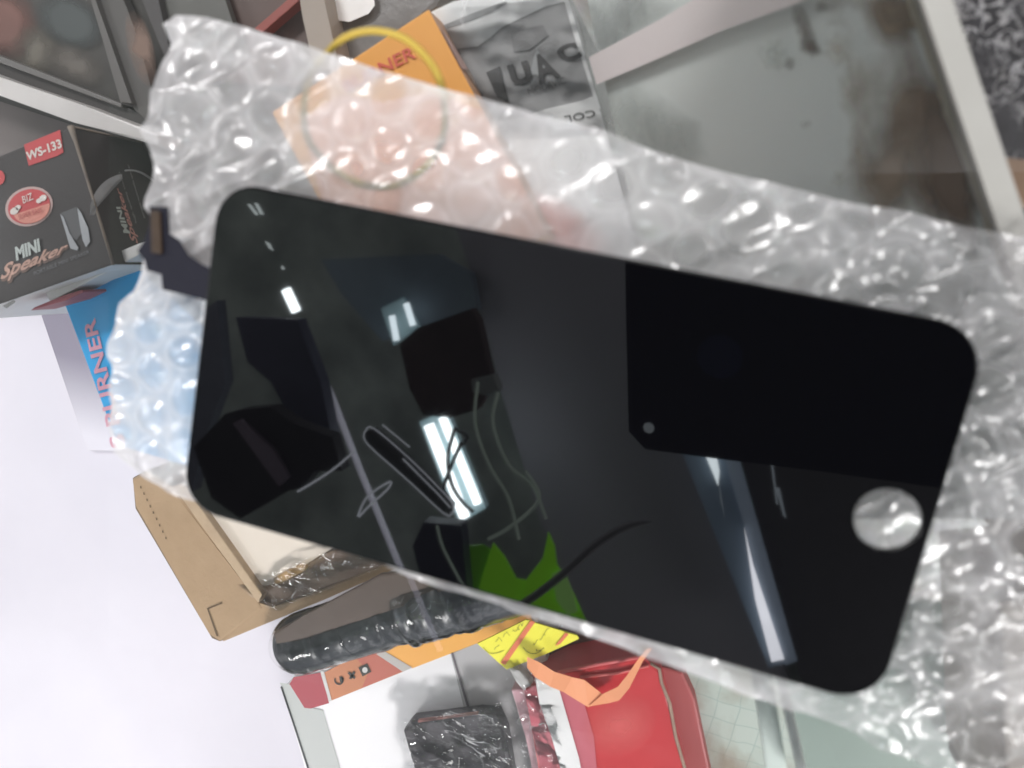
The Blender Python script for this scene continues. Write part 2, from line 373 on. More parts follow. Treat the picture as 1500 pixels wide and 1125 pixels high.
for j in range(G):
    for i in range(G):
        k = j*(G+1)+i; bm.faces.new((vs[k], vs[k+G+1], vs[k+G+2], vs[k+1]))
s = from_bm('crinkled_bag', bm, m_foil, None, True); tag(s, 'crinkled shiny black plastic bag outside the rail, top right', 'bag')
s = prism('brown_board', [(1445, 205), (1700, 205), (1700, 303), (1445, 303)], -.045, -.040, mat('tan_board', (.34, .22, .14), .6), None, .0005)
tag(s, 'tan brown board at the right edge below the black bag', 'board')
s = prism('dark_board', [(1445, 303), (1700, 303), (1700, 420), (1445, 420)], -.055, -.047, mat('dark_board', (.02, .02, .022), .4), None, .0005)
tag(s, 'black board at the right edge under the tan board', 'board')

# ------------------------------------------------------------------ screen (LCD with digitizer)
Wd, Hd, Rc = .1383, .0671, .0083
def rrect(w, h, r, n=10):
    pts = []
    for cx, cy, a in ((w/2-r, h/2-r, 0), (-w/2+r, h/2-r, 90), (-w/2+r, -h/2+r, 180), (w/2-r, -h/2+r, 270)):
        for k in range(n+1):
            t = math.radians(a+90*k/n); pts.append(Vector((cx+r*math.cos(t), cy+r*math.sin(t), 0)))
    return pts
scr = root('phone_screen', (0, 0, -.0022), 'glossy black replacement phone screen lying on the bubble wrap', 'phone screen')
HC = P(1300.5, 762, 0); HR = .0053
def plate(name, pts, hole, z0, z1, bev, m, parent):
    """flat plate with one round hole and a rounded rim"""
    n = len(pts); bm = bmesh.new()
    def inset(k, z):
        if k == 0: return [bm.verts.new((p.x, p.y, z)) for p in pts]
        out = []
        for i, p in enumerate(pts):
            a = pts[(i+1) % n]-pts[i-1]; nn = Vector((-a.y, a.x, 0)).normalized(); out.append(bm.verts.new((p.x+nn.x*k, p.y+nn.y*k, z)))
        return out
    prof = [(bev, z0), (0, z0+bev)] + [(bev*(1-math.sin(a)), z1-bev*(1-math.cos(a)) if False else z1-bev+bev*math.sin(math.pi/2-math.acos(max(-1, min(1, 1-(1-math.sin(a)))))) ) for a in ()]
    prof = [(bev*.7, z0), (0, z0+bev*.7)]
    for k in range(6):
        a = math.pi/2*k/5; prof.append((bev*(1-math.cos(a)), z1-bev+bev*math.sin(a)))
    loops = [inset(k, z) for k, z in prof]
    for A, B in zip(loops, loops[1:]):
        for i in range(n): bm.faces.new((A[i], A[(i+1) % n], B[(i+1) % n], B[i]))
    m_ = 40
    def ring(r, z): return [bm.verts.new((hole[0]+r*math.cos(2*math.pi*k/m_), hole[1]+r*math.sin(2*math.pi*k/m_), z)) for k in range(m_)]
    ht, hm, hb = ring(hole[2]+.00025, z1), ring(hole[2], z1-.00025), ring(hole[2], z0)
    for A, B in ((ht, hm), (hm, hb)):
        for i in range(m_): bm.faces.new((A[i], A[(i+1) % m_], B[(i+1) % m_], B[i]))
    for outer, inner in ((loops[-1], ht), (loops[0], hb)):
        eds = [bm.edges.get((outer[i], outer[(i+1) % n])) for i in range(n)] + [bm.edges.get((inner[i], inner[(i+1) % m_])) for i in range(m_)]
        bmesh.ops.triangle_fill(bm, edges=eds, use_beauty=True, use_dissolve=False)
    bmesh.ops.recalc_face_normals(bm, faces=bm.faces[:])
    return from_bm(name, bm, m, parent)
m_lcd, t, o = nt('black_glass')
b = N(t, 'ShaderNodeBsdfPrincipled', Roughness=.024); b.inputs['Base Color'].default_value = (.0018, .0018, .0022, 1)
b.inputs['IOR'].default_value = 1.52
v = coords(t); n1 = N(t, 'ShaderNodeTexNoise', Scale=700, Detail=5, Roughness=.7); t.links.new(v, n1.inputs['Vector'])
r_ = N(t, 'ShaderNodeMapRange'); r_.inputs['From Min'].default_value = .58; r_.inputs['From Max'].default_value = .85; r_.inputs['To Min'].default_value = .024; r_.inputs['To Max'].default_value = .06
t.links.new(n1.outputs['Fac'], r_.inputs['Value']); t.links.new(r_.outputs[0], b.inputs['Roughness']); t.links.new(b.outputs[0], o.inputs[0])
plate('glass_panel', rrect(Wd, Hd, Rc), (HC.x, HC.y, HR), -.0011, 0, .0005, m_lcd, scr)
m_frame = mat('black_bezel_frame', (.015, .015, .017), .4)
plate('bezel_frame', rrect(Wd-.0012, Hd-.0012, Rc-.0006), (HC.x, HC.y, HR+.0003), -.0021, -.0011, .0002, m_frame, scr)
m_flex = mat('flex_black', (.012, .012, .02), .6, (.012, .012, .02), ns=200, bump=.2, spec=.2)
zf = -.0009
fl = [P(x, y, zf) for x, y in [(322, 398), (296, 388), (275, 374), (262, 352), (247, 342), (245, 303), (219, 302), (219, 330), (211, 352), (201, 368), (212, 382), (215, 396), (236, 402), (238, 424), (262, 430), (300, 440), (322, 446)]]
from_bm('flex_cable', prism_bm(fl, zf-.0004, zf, 0), m_flex, scr)
cx = [P(x, y, zf+.0006) for x, y in [(221, 308), (234, 310), (237, 372), (222, 370)]]
from_bm('connector', prism_bm(cx, zf+.0001, zf+.0007, .0001), mat('copper_brown', (.05, .03, .018), .35, ns=300), scr)

# ------------------------------------------------------------------ bubble wrap
def poly_at(poly, n):
    p = [Vector((x, y, 0)) for x, y in poly]; L = [0]
    for a, b in zip(p, p[1:]): L.append(L[-1]+(b-a).length)
    out = []; j = 0
    for i in range(n+1):
        s = L[-1]*i/n
        while j < len(p)-2 and L[j+1] < s: j += 1
        t = (s-L[j])/max(1e-9, L[j+1]-L[j]); out.append(p[j].lerp(p[j+1], min(1, t)))
    return np.array([[v.x, v.y] for v in out])
NU, NV = 520, 330
ZW = -.0072
top = poly_at([(252, 20), (300, 24), (350, 38), (450, 68), (560, 104), (650, 130), (705, 145), (790, 168), (880, 190), (960, 222), (1060, 252), (1190, 286), (1300, 306), (1400, 330), (1500, 350), (1620, 378), (1700, 400)], NU)
bot = poly_at([(206, 690), (250, 716), (300, 738), (430, 760), (540, 816), (610, 846), (650, 862), (720, 884), (840, 922), (960, 964), (1040, 996), (1112, 1022), (1180, 1040), (1290, 1088), (1410, 1128), (1470, 1170), (1700, 1230)], NU)
lef = poly_at([(252, 20), (242, 36), (246, 62), (234, 92), (236, 130), (224, 160), (226, 190), (217, 225), (220, 262), (216, 290), (226, 318), (222, 350), (204, 374), (206, 398), (200, 424), (186, 444), (170, 480), (165, 520), (170, 560), (164, 600), (172, 640), (168, 662), (206, 690)], NV)
rig = poly_at([(1700, 400), (1700, 1230)], NV)
U, V = np.meshgrid(np.linspace(0, 1, NU+1), np.linspace(0, 1, NV+1))
T, Bt = top[None], bot[None]; Lf, Rg = lef[:, None], rig[:, None]
u_, v_ = U[..., None], V[..., None]
S = (1-v_)*T+v_*Bt+(1-u_)*Lf+u_*Rg-((1-u_)*(1-v_)*top[0]+u_*(1-v_)*top[-1]+(1-u_)*v_*bot[0]+u_*v_*bot[-1])
dx = (S[..., 0]-750)/F; dy = (S[..., 1]-562.5)/F
D3 = dx[..., None]*np.array(RX)+dy[..., None]*np.array(RY)+np.array(RZ)
W3 = np.array(CAM)+D3*((ZW-CAM.z)/D3[..., 2])[..., None]
X, Y = W3[..., 0], W3[..., 1]
rng = np.random.RandomState(4)
def fbm(X, Y, f, seed, oct=4, rid=False):
    """gradient-free value noise on a lattice"""
    out = np.zeros_like(X); a = 1.; tot = 0
    for k in range(oct):
        r = np.random.RandomState(seed+k); L = r.rand(256, 256)
        x = (X+5)*f; y = (Y+5)*f; xi = np.floor(x).astype(int); yi = np.floor(y).astype(int); fx = x-xi; fy = y-yi
        fx = fx*fx*(3-2*fx); fy = fy*fy*(3-2*fy); g = lambda i, j: L[(yi+j) % 256, (xi+i) % 256]
        vv = (g(0, 0)*(1-fx)+g(1, 0)*fx)*(1-fy)+(g(0, 1)*(1-fx)+g(1, 1)*fx)*fy
        if rid: vv = 1-np.abs(2*vv-1)*2
        out += a*vv; tot += a; a *= .5; f *= 2.03
    return out/tot
# warped hexagonal bubbles
wx = X+.0024*(fbm(X, Y, 60, 11)-.5)*2; wy = Y+.0024*(fbm(X, Y, 60, 31)-.5)*2
pitch = .0098
a_ = math.radians(24); hx = wx*math.cos(a_)-wy*math.sin(a_); hy = wx*math.sin(a_)+wy*math.cos(a_)
best = np.full_like(X, 9.); idx = np.zeros_like(X)
row = np.round(hy/(pitch*.866))
for dr in (-1, 0, 1):
    r = row+dr; off = np.where(np.mod(r, 2) == 0, 0, .5)*pitch
    c = np.round((hx-off)/pitch)
    d = np.hypot(hx-(c*pitch+off), hy-r*pitch*.866)
    k = d < best; best = np.where(k, d, best); idx = np.where(k, np.mod(c*37+r*91, 101)/101, idx)
rad = .0042
q = np.clip(1-(best/rad)**2, 0, 1)
squash = .25+.75*np.abs(np.sin(idx*40))
dome = q*squash
right = np.clip((S[..., 0]-900)/450, 0, 1)
leftt = np.clip((520-S[..., 0])/250, 0, 1)
th_ = math.radians(38); xa = X*math.cos(th_)+Y*math.sin(th_); ya = -X*math.sin(th_)+Y*math.cos(th_)
crump = fbm(xa*.5, ya*1.1, 80, 50, 2, True)
crump2 = fbm(xa*.7, ya, 170, 70, 2, True)
low = np.clip((S[..., 1]-(S[..., 0]*.29+660))/20, 0, 1)
blue_ = np.exp(-(((S[..., 0]-215)/90)**2+((S[..., 1]-560)/150)**2))
amp = .85*(.42+.80*right+.55*leftt-.85*blue_)*(1-.6*low*(1-right))
Z = ZW + dome*(.0009+.0007*right+.0006*leftt) + amp*(.0036*(crump-.1)+.0010*crump2*(.2+1.3*right+.5*leftt))
# the sheet lies on the glass at its rims and is pressed flat under the screen
inx = np.clip((np.abs(X)-Wd/2+.001)/.006, 0, 1); iny = np.clip((np.abs(Y)-Hd/2+.001)/.006, 0, 1)
under = 1-np.maximum(inx, iny)
Z = np.where(under > .0, np.minimum(Z, -.0026+.004*(1-under)), Z)
holed = np.hypot(X-HC.x, Y-HC.y) < .007
Z = np.where(holed, ZW+.0010+.75*(Z-ZW), Z)
Z = np.maximum(Z, ZG+.0006)
rim = np.exp(-((best-rad)/.0009)**2)
edge = np.minimum.reduce([U*NU/12, V*NV/9, (1-V)*NV/9]); edge = np.clip(1-edge, 0, 1)
cloud = fbm(X, Y, 45, 120, 4); cl2 = fbm(X, Y, 150, 140, 3)
milk = .52+.12*rim-.09*q**.5*(idx > .4)+.40*(cloud-.5)+.12*(cl2-.5)+.10*np.clip(crump2, 0, 1)*(.4+right)+.15*edge
milk -= .24*right
milk -= .14*np.exp(-(((S[..., 0]-680)/240)**2+((S[..., 1]-230)/80)**2))
sx, sy = S[..., 0], S[..., 1]
milk += .06*np.exp(-(((sx-235)/95)**2+((sy-600)/150)**2))
milk -= .25*np.clip((sy-985-(sx-1100)*.12)/90, 0, 1)*np.clip((sx-1050)/80, 0, 1)
milk = np.clip(milk, .06, .93)
verts = np.stack([X, Y, Z], -1).reshape(-1, 3)
ii = (np.arange(NV)[:, None]*(NU+1)+np.arange(NU)[None]).reshape(-1)
faces = np.stack([ii, ii+NU+1, ii+NU+2, ii+1], -1)  # counter-clockwise from above
me = bpy.data.meshes.new('bubble_wrap'); me.from_pydata(verts.tolist(), [], faces.tolist())
at = me.attributes.new('milk', 'FLOAT', 'POINT'); at.data.foreach_set('value', milk.reshape(-1).astype(np.float32))
m_wrap, t, o = nt('bubble_film')
att = N(t, 'ShaderNodeAttribute', attribute_name='milk')
v = coords(t); nz = N(t, 'ShaderNodeTexNoise', Scale=900, Detail=3); t.links.new(v, nz.inputs['Vector'])
bp = N(t, 'ShaderNodeBump', Strength=.12, Distance=.0008); t.links.new(nz.outputs['Fac'], bp.inputs['Height'])
df = N(t, 'ShaderNodeBsdfDiffuse', Color=(.90, .89, .91, 1)); tl = N(t, 'ShaderNodeBsdfTranslucent', Color=(.92, .91, .93, 1))
ms = t.nodes.new('ShaderNodeMixShader'); ms.inputs[0].default_value = .45; t.links.new(df.outputs[0], ms.inputs[1]); t.links.new(tl.outputs[0], ms.inputs[2])
tr = N(t, 'ShaderNodeBsdfTransparent', Color=(.97, .97, .98, 1))
m1 = t.nodes.new('ShaderNodeMixShader'); t.links.new(att.outputs['Fac'], m1.inputs[0]); t.links.new(tr.outputs[0], m1.inputs[1]); t.links.new(ms.outputs[0], m1.inputs[2])
gl = N(t, 'ShaderNodeBsdfGlossy', Roughness=.19); t.links.new(bp.outputs[0], gl.inputs['Normal'])
fr = N(t, 'ShaderNodeFresnel', IOR=1.5); t.links.new(bp.outputs[0], fr.inputs['Normal'])
ad = N(t, 'ShaderNodeMath', operation='ADD'); ad.inputs[1].default_value = .05; ad.use_clamp = True; t.links.new(fr.outputs[0], ad.inputs[0])
m2 = t.nodes.new('ShaderNodeMixShader'); t.links.new(ad.outputs[0], m2.inputs[0]); t.links.new(m1.outputs[0], m2.inputs[1]); t.links.new(gl.outputs[0], m2.inputs[2])
t.links.new(m2.outputs[0], o.inputs[0])
wrap = link('bubble_wrap', me, m_wrap, None, True)
tag(wrap, 'crumpled sheet of clear bubble wrap spread under the black screen', 'bubble wrap')

# ------------------------------------------------------------------ yellow ring on the glass
m_ring = mat('yellow_rubber', (.56, .39, .05), .45, (.42, .29, .04), ns=50)
rc = [P(x, y, ZG+.0008) for x, y in [(476, 82), (505, 55), (545, 45), (590, 55), (625, 85), (645, 120), (652, 165), (646, 210), (620, 248), (578, 272), (530, 270), (485, 245), (452, 205), (445, 160), (453, 115)]]
s = tube('rubber_ring', spline(rc, 6, True), .00075, m_ring, None, closed=True, flat=.7); tag(s, 'thin yellow ring partly under the bubble wrap over the orange box', 'ring')

# ------------------------------------------------------------------ speaker box
ZS = -.13
spk = root('speaker_box', P(60, 320, ZF), 'black speaker carton with a red number plate, oval badge and script lettering', 'speaker carton')
m_blk = mat('black_carton', (.034, .029, .029), .5, (.026, .022, .022), ns=16, bump=.1)
m_crease = mat('worn_edge', (.3, .25, .2), .6, (.12, .1, .09), ns=120)
m_wht = mat('white_card', (.72, .71, .70), .5)
m_red = mat('red_print', (.52, .055, .06), .45, (.42, .05, .055), ns=60)
c0, c1 = P(104, 185, ZS), P(166, 388, ZS)
dl = (P(0, 446, ZS)-c1).normalized()*.085
side_d = (c1-c0); sn = Vector((side_d.y, -side_d.x, 0)).normalized(); sn = sn if sn.x > 0 else -sn
bn = -dl.cross(Vector((0, 0, 1))).normalized(); bn = bn if bn.y < 0 else -bn
prism('carton', [c0, c1, c1+dl, c0+dl], ZF+.002, ZS, m_blk, spk, .0009, [(bn, m_wht)])
tf = Top(ZS); sd = Side((104, 185), (166, 388), ZS)
decal('plate', [(35, 212), (88, 190), (93, 223), (85, 228), (42, 243)], tf, m_red, spk)
m_lett = mat('pale_print', (.72, .66, .62), .5)
text('model_number', 'WS-133', [(39.5, 236), (91.5, 216), (87.5, 203), (37.5, 223)], tf, m_lett, spk, bold=.03)
decal('badge_rim', ellipse(42.5, 302.5, 35.5, 28.5, -18), tf, mat('badge_rim', (.5, .36, .34), .5), spk)
bd = decal('badge', ellipse(42.5, 302.5, 31.5, 25, -18), tf, m_red, spk, .0005)
decal('badge_shade', ellipse(46, 306, 27.5, 20.5, -18, 20, 0, 180), tf, mat('salmon_print', (.55, .17, .14), .5, (.6, .26, .2), ns=90), spk, .0007)
for x, y, a, b2 in ((21, 309, 7, 5), (26, 304, 5, 3.5), (63, 290, 6, 4.5), (57, 294, 4.5, 3.5)):
    decal('badge_mark', ellipse(x, y, a, b2, -30, 9), tf, m_lett, spk, .0009)
text('badge_letters', 'BIZ', [(34, 298), (49, 292), (46, 282), (32, 288)], tf, m_lett, spk, .0009)
text('badge_words', 'SUPER BASS', [(28, 322), (62, 310), (60, 303), (26, 315)], tf, mat('badge_word', (.5, .11, .1), .5), spk, .0011)
decal('red_dot', ellipse(-2, 260, 9, 11), tf, m_red, spk)
m_blade = mat('silver_print', (.42, .44, .46), .4, (.3, .31, .33), ns=80)
decal('picture_panel', [(89, 312), (112, 303), (121, 340), (112, 352), (101, 345)], tf, mat('grey_print', (.10, .10, .105), .5), spk)
decal('picture_blade', [(88, 313), (93, 318), (102, 342), (115, 363), (113, 367), (103, 364), (97, 343)], tf, m_blade, spk, .0006)
decal('picture_blade', [(113, 304), (119, 312), (129, 334), (132, 354), (126, 362), (121, 352), (117, 330)], tf, m_blade, spk, .0006)
text('small_word', 'MINI', [(24, 382), (62, 367), (57, 349), (19, 363)], tf, mat('mint_print', (.52, .57, .55), .5), spk, .0008, bold=.045, shear=.2)
text('script_shadow', 'Speaker', [(1, 421), (98, 376), (103, 355), (3, 391)], tf, mat('brown_print', (.16, .1, .08), .5), spk, .0004, bold=.055, shear=.35)
text('script_word', 'Speaker', [(0, 417), (97, 373), (101, 353), (2, 388)], tf, mat('peach_print', (.56, .34, .27), .5), spk, .0006, bold=.025, shear=.35)
text('small_print', 'PORTABLE MINI SPEAKER', [(50, 404), (131, 371), (130, 366), (49, 398)], tf, mat('dim_print', (.16, .16, .17), .5), spk)
decal('corner_mark', [(4, 448), (20, 439), (23, 442), (10, 452)], tf, mat('dim_print2', (.2, .2, .2), .5), spk)
# side face print
decal('ring_print', arcband(186, 311, 47, 54, 176, 262, 0, 1.05)+[], sd, m_blade, spk)
decal('ring_print', arcband(190, 314, 52, 54, 262, 320, 0, 1.22), sd, m_blade, spk)
text('side_script', 'Speaker', [(206, 358), (178, 276), (169, 274), (192, 354)], sd, mat('rose_print', (.5, .24, .2), .5), spk, bold=.02, shear=.2)
text('side_word', 'MINI', [(191, 342), (176, 303), (170, 303), (181, 341)], sd, mat('mint_print2', (.45, .5, .47), .5), spk, bold=.03)
text('side_line', 'portable multimedia speaker', [(213, 318), (189, 240), (186, 241), (210, 320)], sd, mat('dim3', (.30, .30, .29), .5), spk)
text('side_line', 'high quality stereo', [(201, 325), (176, 251), (173, 252), (198, 327)], sd, mat('dim4', (.26, .26, .25), .5), spk)
tube('worn_corner', [c0+Vector((0, 0, .0002)), c0.lerp(c1, .12), c0.lerp(c1, .5), c1], [.0013, .0007, .0005, .0006], m_crease, spk)
tube('worn_edge', [c0, c0-Vector((0, 0, .06))], .0004, m_crease, spk)
# white strip of card showing below the speaker carton
und = root('thin_white_box', P(120, 430, ZF), 'thin white and red box edge showing below the speaker carton', 'box')
q0, q1 = P(168, 387, -.137), P(70, 436, -.137)
dd = (q0-q1).normalized(); nn = Vector((dd.y, -dd.x, 0)); nn = nn if nn.y < 0 else -nn
prism('box_body', [q0+dd*.03+nn*.0005, q1+nn*.002, q1-nn*.01, q0-dd*.002-nn*.004, q0+dd*.03-nn*.002], -.15, -.137, m_wht, und, .0006)
prism('red_edge', [(50, 450), (92, 433), (120, 424), (122, 428), (96, 440), (44, 455)], -.15, -.1365, mat('dull_red', (.34, .07, .09), .5), und, .0004)

# ------------------------------------------------------------------ blue burner box
ZB = -.155
blu = root('blue_burner_box', P(200, 520, ZF), 'bright blue burner box standing on the white sheet, red lettering', 'box')
m_blue = mat('blue_card', (.015, .42, .86), .5, (.015, .38, .8), ns=12)
prism('carton', [(93, 442), (200, 392), (345, 520), (330, 700), (172, 652)], ZF+.002, ZB, m_blue, blu, .0007)
tb = Top(ZB)
text('lettering', 'S BURNER', [(184, 652), (139, 465), (121, 470), (163, 658)], tb, mat('pinkish_red', (.82, .40, .52), .5), blu, bold=.02)

m_shadow, t, o = nt('shadow_fade')
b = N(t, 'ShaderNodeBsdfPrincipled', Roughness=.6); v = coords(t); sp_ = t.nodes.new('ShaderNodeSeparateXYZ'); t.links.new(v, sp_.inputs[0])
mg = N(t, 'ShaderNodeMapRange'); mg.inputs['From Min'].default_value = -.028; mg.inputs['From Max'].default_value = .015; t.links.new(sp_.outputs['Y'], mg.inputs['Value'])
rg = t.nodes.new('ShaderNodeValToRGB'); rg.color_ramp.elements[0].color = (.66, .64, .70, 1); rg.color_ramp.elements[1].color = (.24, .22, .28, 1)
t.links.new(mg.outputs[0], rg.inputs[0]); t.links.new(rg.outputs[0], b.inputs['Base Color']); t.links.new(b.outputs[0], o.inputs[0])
s = prism('shadow_patch', [(57, 452), (100, 430), (200, 640), (190, 660), (128, 660)], ZF+.003, ZF+.005, m_shadow, None, .0003)  # flat sheet whose mauve ramp paints the blue box's soft shadow
tag(s, 'soft shadow left of the blue burner box, painted as a flat mauve grey sheet', 'painted shadow')
# ------------------------------------------------------------------ orange burner box
ZO = -.108
org = root('orange_burner_box', P(600, 200, ZF), 'orange burner box with red lettering under the yellow ring', 'box')
m_or = mat('orange_card', (.86, .40, .07), .5, (.80, .34, .06), ns=10)
m_side = mat('orange_side_card', (.66, .38, .24), .5, (.50, .27, .15), ns=90)
oc = [P(628, 13, ZO), P(520, 84, ZO), P(440, 240, ZO), P(590, 330, ZO), P(742, 232, ZO)]
o0, o1 = P(628, 13, ZO), P(806, 346, ZO); odir = (P(520, 84, ZO)-o0).normalized()*.062
od = o1-o0; osn = Vector((od.y, -od.x, 0)).normalized(); osn = osn if osn.x > 0 else -osn
prism('carton', [o0, o1, o1+odir, o0+odir], ZF, ZO, m_or, org, .0006, [(osn, m_side)])
to = Top(ZO)
m_rl = mat('red_lettering', (.76, .12, .06), .5)
text('lettering', 'BURNER', [(508, 136), (610, 84), (604, 66), (500, 120)], to, m_rl, org, bold=.02)
# glossy pink and red print on its lower half (seen through the wrap)
decal('pink_print', [(440, 175), (500, 138), (560, 150), (630, 135), (708, 163), (748, 240), (803, 342), (640, 420), (500, 400)], to, mat('pink_card', (.95, .55, .42), .5, (.9, .42, .26), ns=20), org)
so = Side((628, 13), (745, 232), ZO)
decal('side_band', [(645, 40), (662, 62), (690, 108), (676, 100)], so, mat('pink_side', (.74, .48, .42), .5), org)
decal('side_band', [(680, 100), (692, 104), (722, 148), (706, 140)], so, mat('grey_side', (.36, .28, .27), .5, (.55, .4, .3), ns=150), org)
for a in ((690, 98, 697, 108), (698, 112, 706, 125), (684, 88, 689, 95)):
    decal('side_mark', [(a[0], a[1]), (a[0]+2, a[1]), (a[2]+2, a[3]), (a[2], a[3])], so, m_wht, org, .0006)

# ------------------------------------------------------------------ silver grey box in clear film
ZM = -.121
sil = root('silver_box', P(800, 200, ZF), 'grey and white box in clear film with big dark letters, right of the orange box', 'box')
m_sil = mat('silver_card', (.42, .42, .42), .4, (.34, .34, .34), ns=10)
m_lid = mat('lid_white', (.93, .94, .93), .5)
bxp = [P(640, 8, ZM), P(832, -14, ZM), P(942, 388, ZM), P(760, 430, ZM)]
e0, e1 = P(834, -12, ZM), P(942, 388, ZM); ed = (e1-e0); en = Vector((ed.y, -ed.x, 0)).normalized(); en = -en if en.x > 0 else en
prism('carton', [e0, e1, e1+en*.062, e0+en*.066], ZF, ZM, m_sil, sil, .0008)
tm = Top(ZM)
decal('white_top_band', [(626, 20), (664, 2), (760, -14), (832, -12), (829, 2), (800, 9), (735, 40), (718, 55), (700, 68), (668, 72), (650, 40)], tm, m_lid, sil)
decal('black_crease', [(650, 37), (690, 20), (740, 2), (744, 4), (720, 18), (690, 30), (655, 42)], tm, mat('crease_grey', (.2, .21, .21), .5, (.5, .5, .5), ns=200), sil, .0005)
decal('white_edge', [(826, 0), (832, -4), (846, 44), (862, 100), (880, 160), (874, 158), (856, 100), (840, 50)], tm, m_lid, sil, .0005)
decal('grey_patch', [(748, 48), (795, 36), (803, 52), (775, 74), (752, 76)], tm, mat('soft_grey', (.24, .24, .24), .5, (.3, .3, .3), ns=30), sil, .0004)
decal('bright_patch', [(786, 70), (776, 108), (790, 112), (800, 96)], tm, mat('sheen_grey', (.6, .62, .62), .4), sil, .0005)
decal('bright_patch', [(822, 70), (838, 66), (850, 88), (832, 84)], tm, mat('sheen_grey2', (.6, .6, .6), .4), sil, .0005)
m_dk = mat('dark_letter', (.07, .068, .068), .45)
text('big_letter', 'I', [(728, 142), (745, 150), (732, 97), (712, 106)], tm, m_dk, sil, .0007, bold=.02)
text('big_letter', 'U', [(752, 128), (783, 118), (772, 88), (742, 96)], tm, m_dk, sil, .0007, bold=.06)
text('big_letter', 'A', [(790, 124), (822, 112), (800, 74), (776, 84)], tm, m_dk, sil, .0007, bold=.04)
text('big_letter', 'C', [(828, 92), (854, 84), (842, 60), (808, 72)], tm, m_dk, sil, .0007, bold=.05)
text('faint_word', 'MOURVIC', [(775, 140), (830, 122), (826, 112), (772, 130)], tm, mat('faint_letter', (.2, .2, .2), .5), sil, .0007)
decal('white_panel', [(806, 158), (850, 148), (868, 141), (880, 165), (890, 200), (938, 384), (700, 440), (640, 300), (605, 180), (700, 172), (745, 176)], tm, m_lid, sil)
text('thin_word', 'COL', [(870, 160), (826, 170), (829, 180), (873, 170)], tm, mat('thin_letter', (.1, .1, .1), .5), sil, .0007)
soft('pink_print', ellipse(640, 225, 85, 80, 10), tm, (.95, .50, .36), sil, .0010, 2.2, 30)
soft('pink_print', ellipse(800, 345, 110, 60, 25), tm, (.90, .36, .30), sil, .0012, 1.6, 30)
soft('pink_print', ellipse(690, 310, 90, 60, 15), tm, (.92, .48, .38), sil, .0014, 1.8, 30)
m_film = film('wrinkled_film', .04, .35, 60, .0, stretch=(1, 2.2, 1))
def film_sheet(name, px, z, parent, amp=.0012, n=36, m=m_film):
    q = [P(x, y, z) for x, y in px]; bm = bmesh.new(); vs = []
    sd_ = random.random()*50
    for j in range(n+1):
        for i in range(n+1):
            u, w = i/n, j/n; p = q[0]*(1-u)*(1-w)+q[1]*u*(1-w)+q[2]*u*w+q[3]*(1-u)*w
            p.z += amp*noise.noise(Vector((p.x*70+sd_, p.y*120, 0)))*1.4+amp*.4*noise.noise(Vector((p.x*260, p.y*300+sd_, 0)))
            vs.append(bm.verts.new(p))
    for j in range(n):
        for i in range(n):
            k = j*(n+1)+i; bm.faces.new((vs[k], vs[k+1], vs[k+n+2], vs[k+n+1]))
    return from_bm(name, bm, m, parent, True)
film_sheet('clear_film', [(640, 6), (836, -14), (890, 190), (700, 200)], ZM+.002, sil, .0004, m=film('silver_film', .1, .04, 30, .0))

# ------------------------------------------------------------------ upper left: frame rails, dark panel behind glass
m_dkp = mat('dark_back_panel', (.085, .082, .075), .5, (.06, .065, .068), ns=9, c2=None) if False else mat('dark_back_panel', (.046, .041, .035), .5, (.028, .031, .031), ns=9, amt=1)
m_cab = root('dark_cabinet', P(120, 60, -.16), 'dark grey cabinet with metal bars seen through glass in the top left corner', 'cabinet')
prism('back_panel', [(-500, -200), (560, -200), (470, 70), (330, 330), (210, 215), (-400, 20)], -.175, -.17, m_dkp, m_cab, .0005)
m_bar = mat('grey_bar', (.13, .124, .118), .45, (.14, .135, .13), ns=20)
m_bar2 = mat('dark_bar', (.05, .046, .044), .45)
prism('cross_bar', [(-200, -3), (0, 82), (178, 152), (178, 158), (0, 92), (-200, 8)], -.17, -.162, m_bar, m_cab, .0004)
prism('dark_rail', [(-200, 10), (0, 93), (215, 168), (215, 192), (120, 155), (0, 113), (-200, 32)], -.17, -.165, m_bar2, m_cab, .0004)
prism('upright_bar', [(122, -40), (131, -40), (140, 0), (193, 152), (176, 150), (133, 0)], -.168, -.160, mat('mid_bar', (.11, .104, .098), .4), m_cab, .0004)
prism('upright_panel', [(142, -20), (172, -20), (186, 12), (203, 60), (222, 130), (228, 190), (196, 160), (148, 20)], -.168, -.163, mat('mid_panel', (.09, .085, .08), .5, (.072, .068, .064), ns=14), m_cab, .0004)
prism('upright_bar', [(200, -20), (228, -20), (245, 60), (262, 130), (244, 90), (216, 20)], -.166, -.158, mat('blackish_bar', (.055, .05, .05), .5), m_cab, .0004)
soft('soft_tint', ellipse(5, 40, 55, 60, 10), Top(-.17), (.16, .07, .055), m_cab, .0006, 2.0, 25)  # soft brown, grey and green tints over the back panel
soft('soft_tint', ellipse(50, 75, 40, 40, 10), Top(-.17), (.14, .125, .10), m_cab, .0010, 1.8, 40)
soft('soft_tint', ellipse(100, 30, 60, 40, 30), Top(-.17), (.045, .055, .055), m_cab, .0013, 1.8, 20)
soft('soft_tint', ellipse(110, 95, 60, 28, 22), Top(-.17), (.12, .105, .09), m_cab, .0016, 1.5, 40)
soft('stain', ellipse(206, 70, 20, 60, -14), Top(-.158), (.18, .11, .08), m_cab, .001, 2.0, 60)
rl = root('white_rail', P(100, 160, -.15), 'white metal rail running below the dark cabinet at left', 'rail')
m_wr = mat('satin_white_rail', (.62, .60, .585), .3, (.5, .48, .47), ns=20)
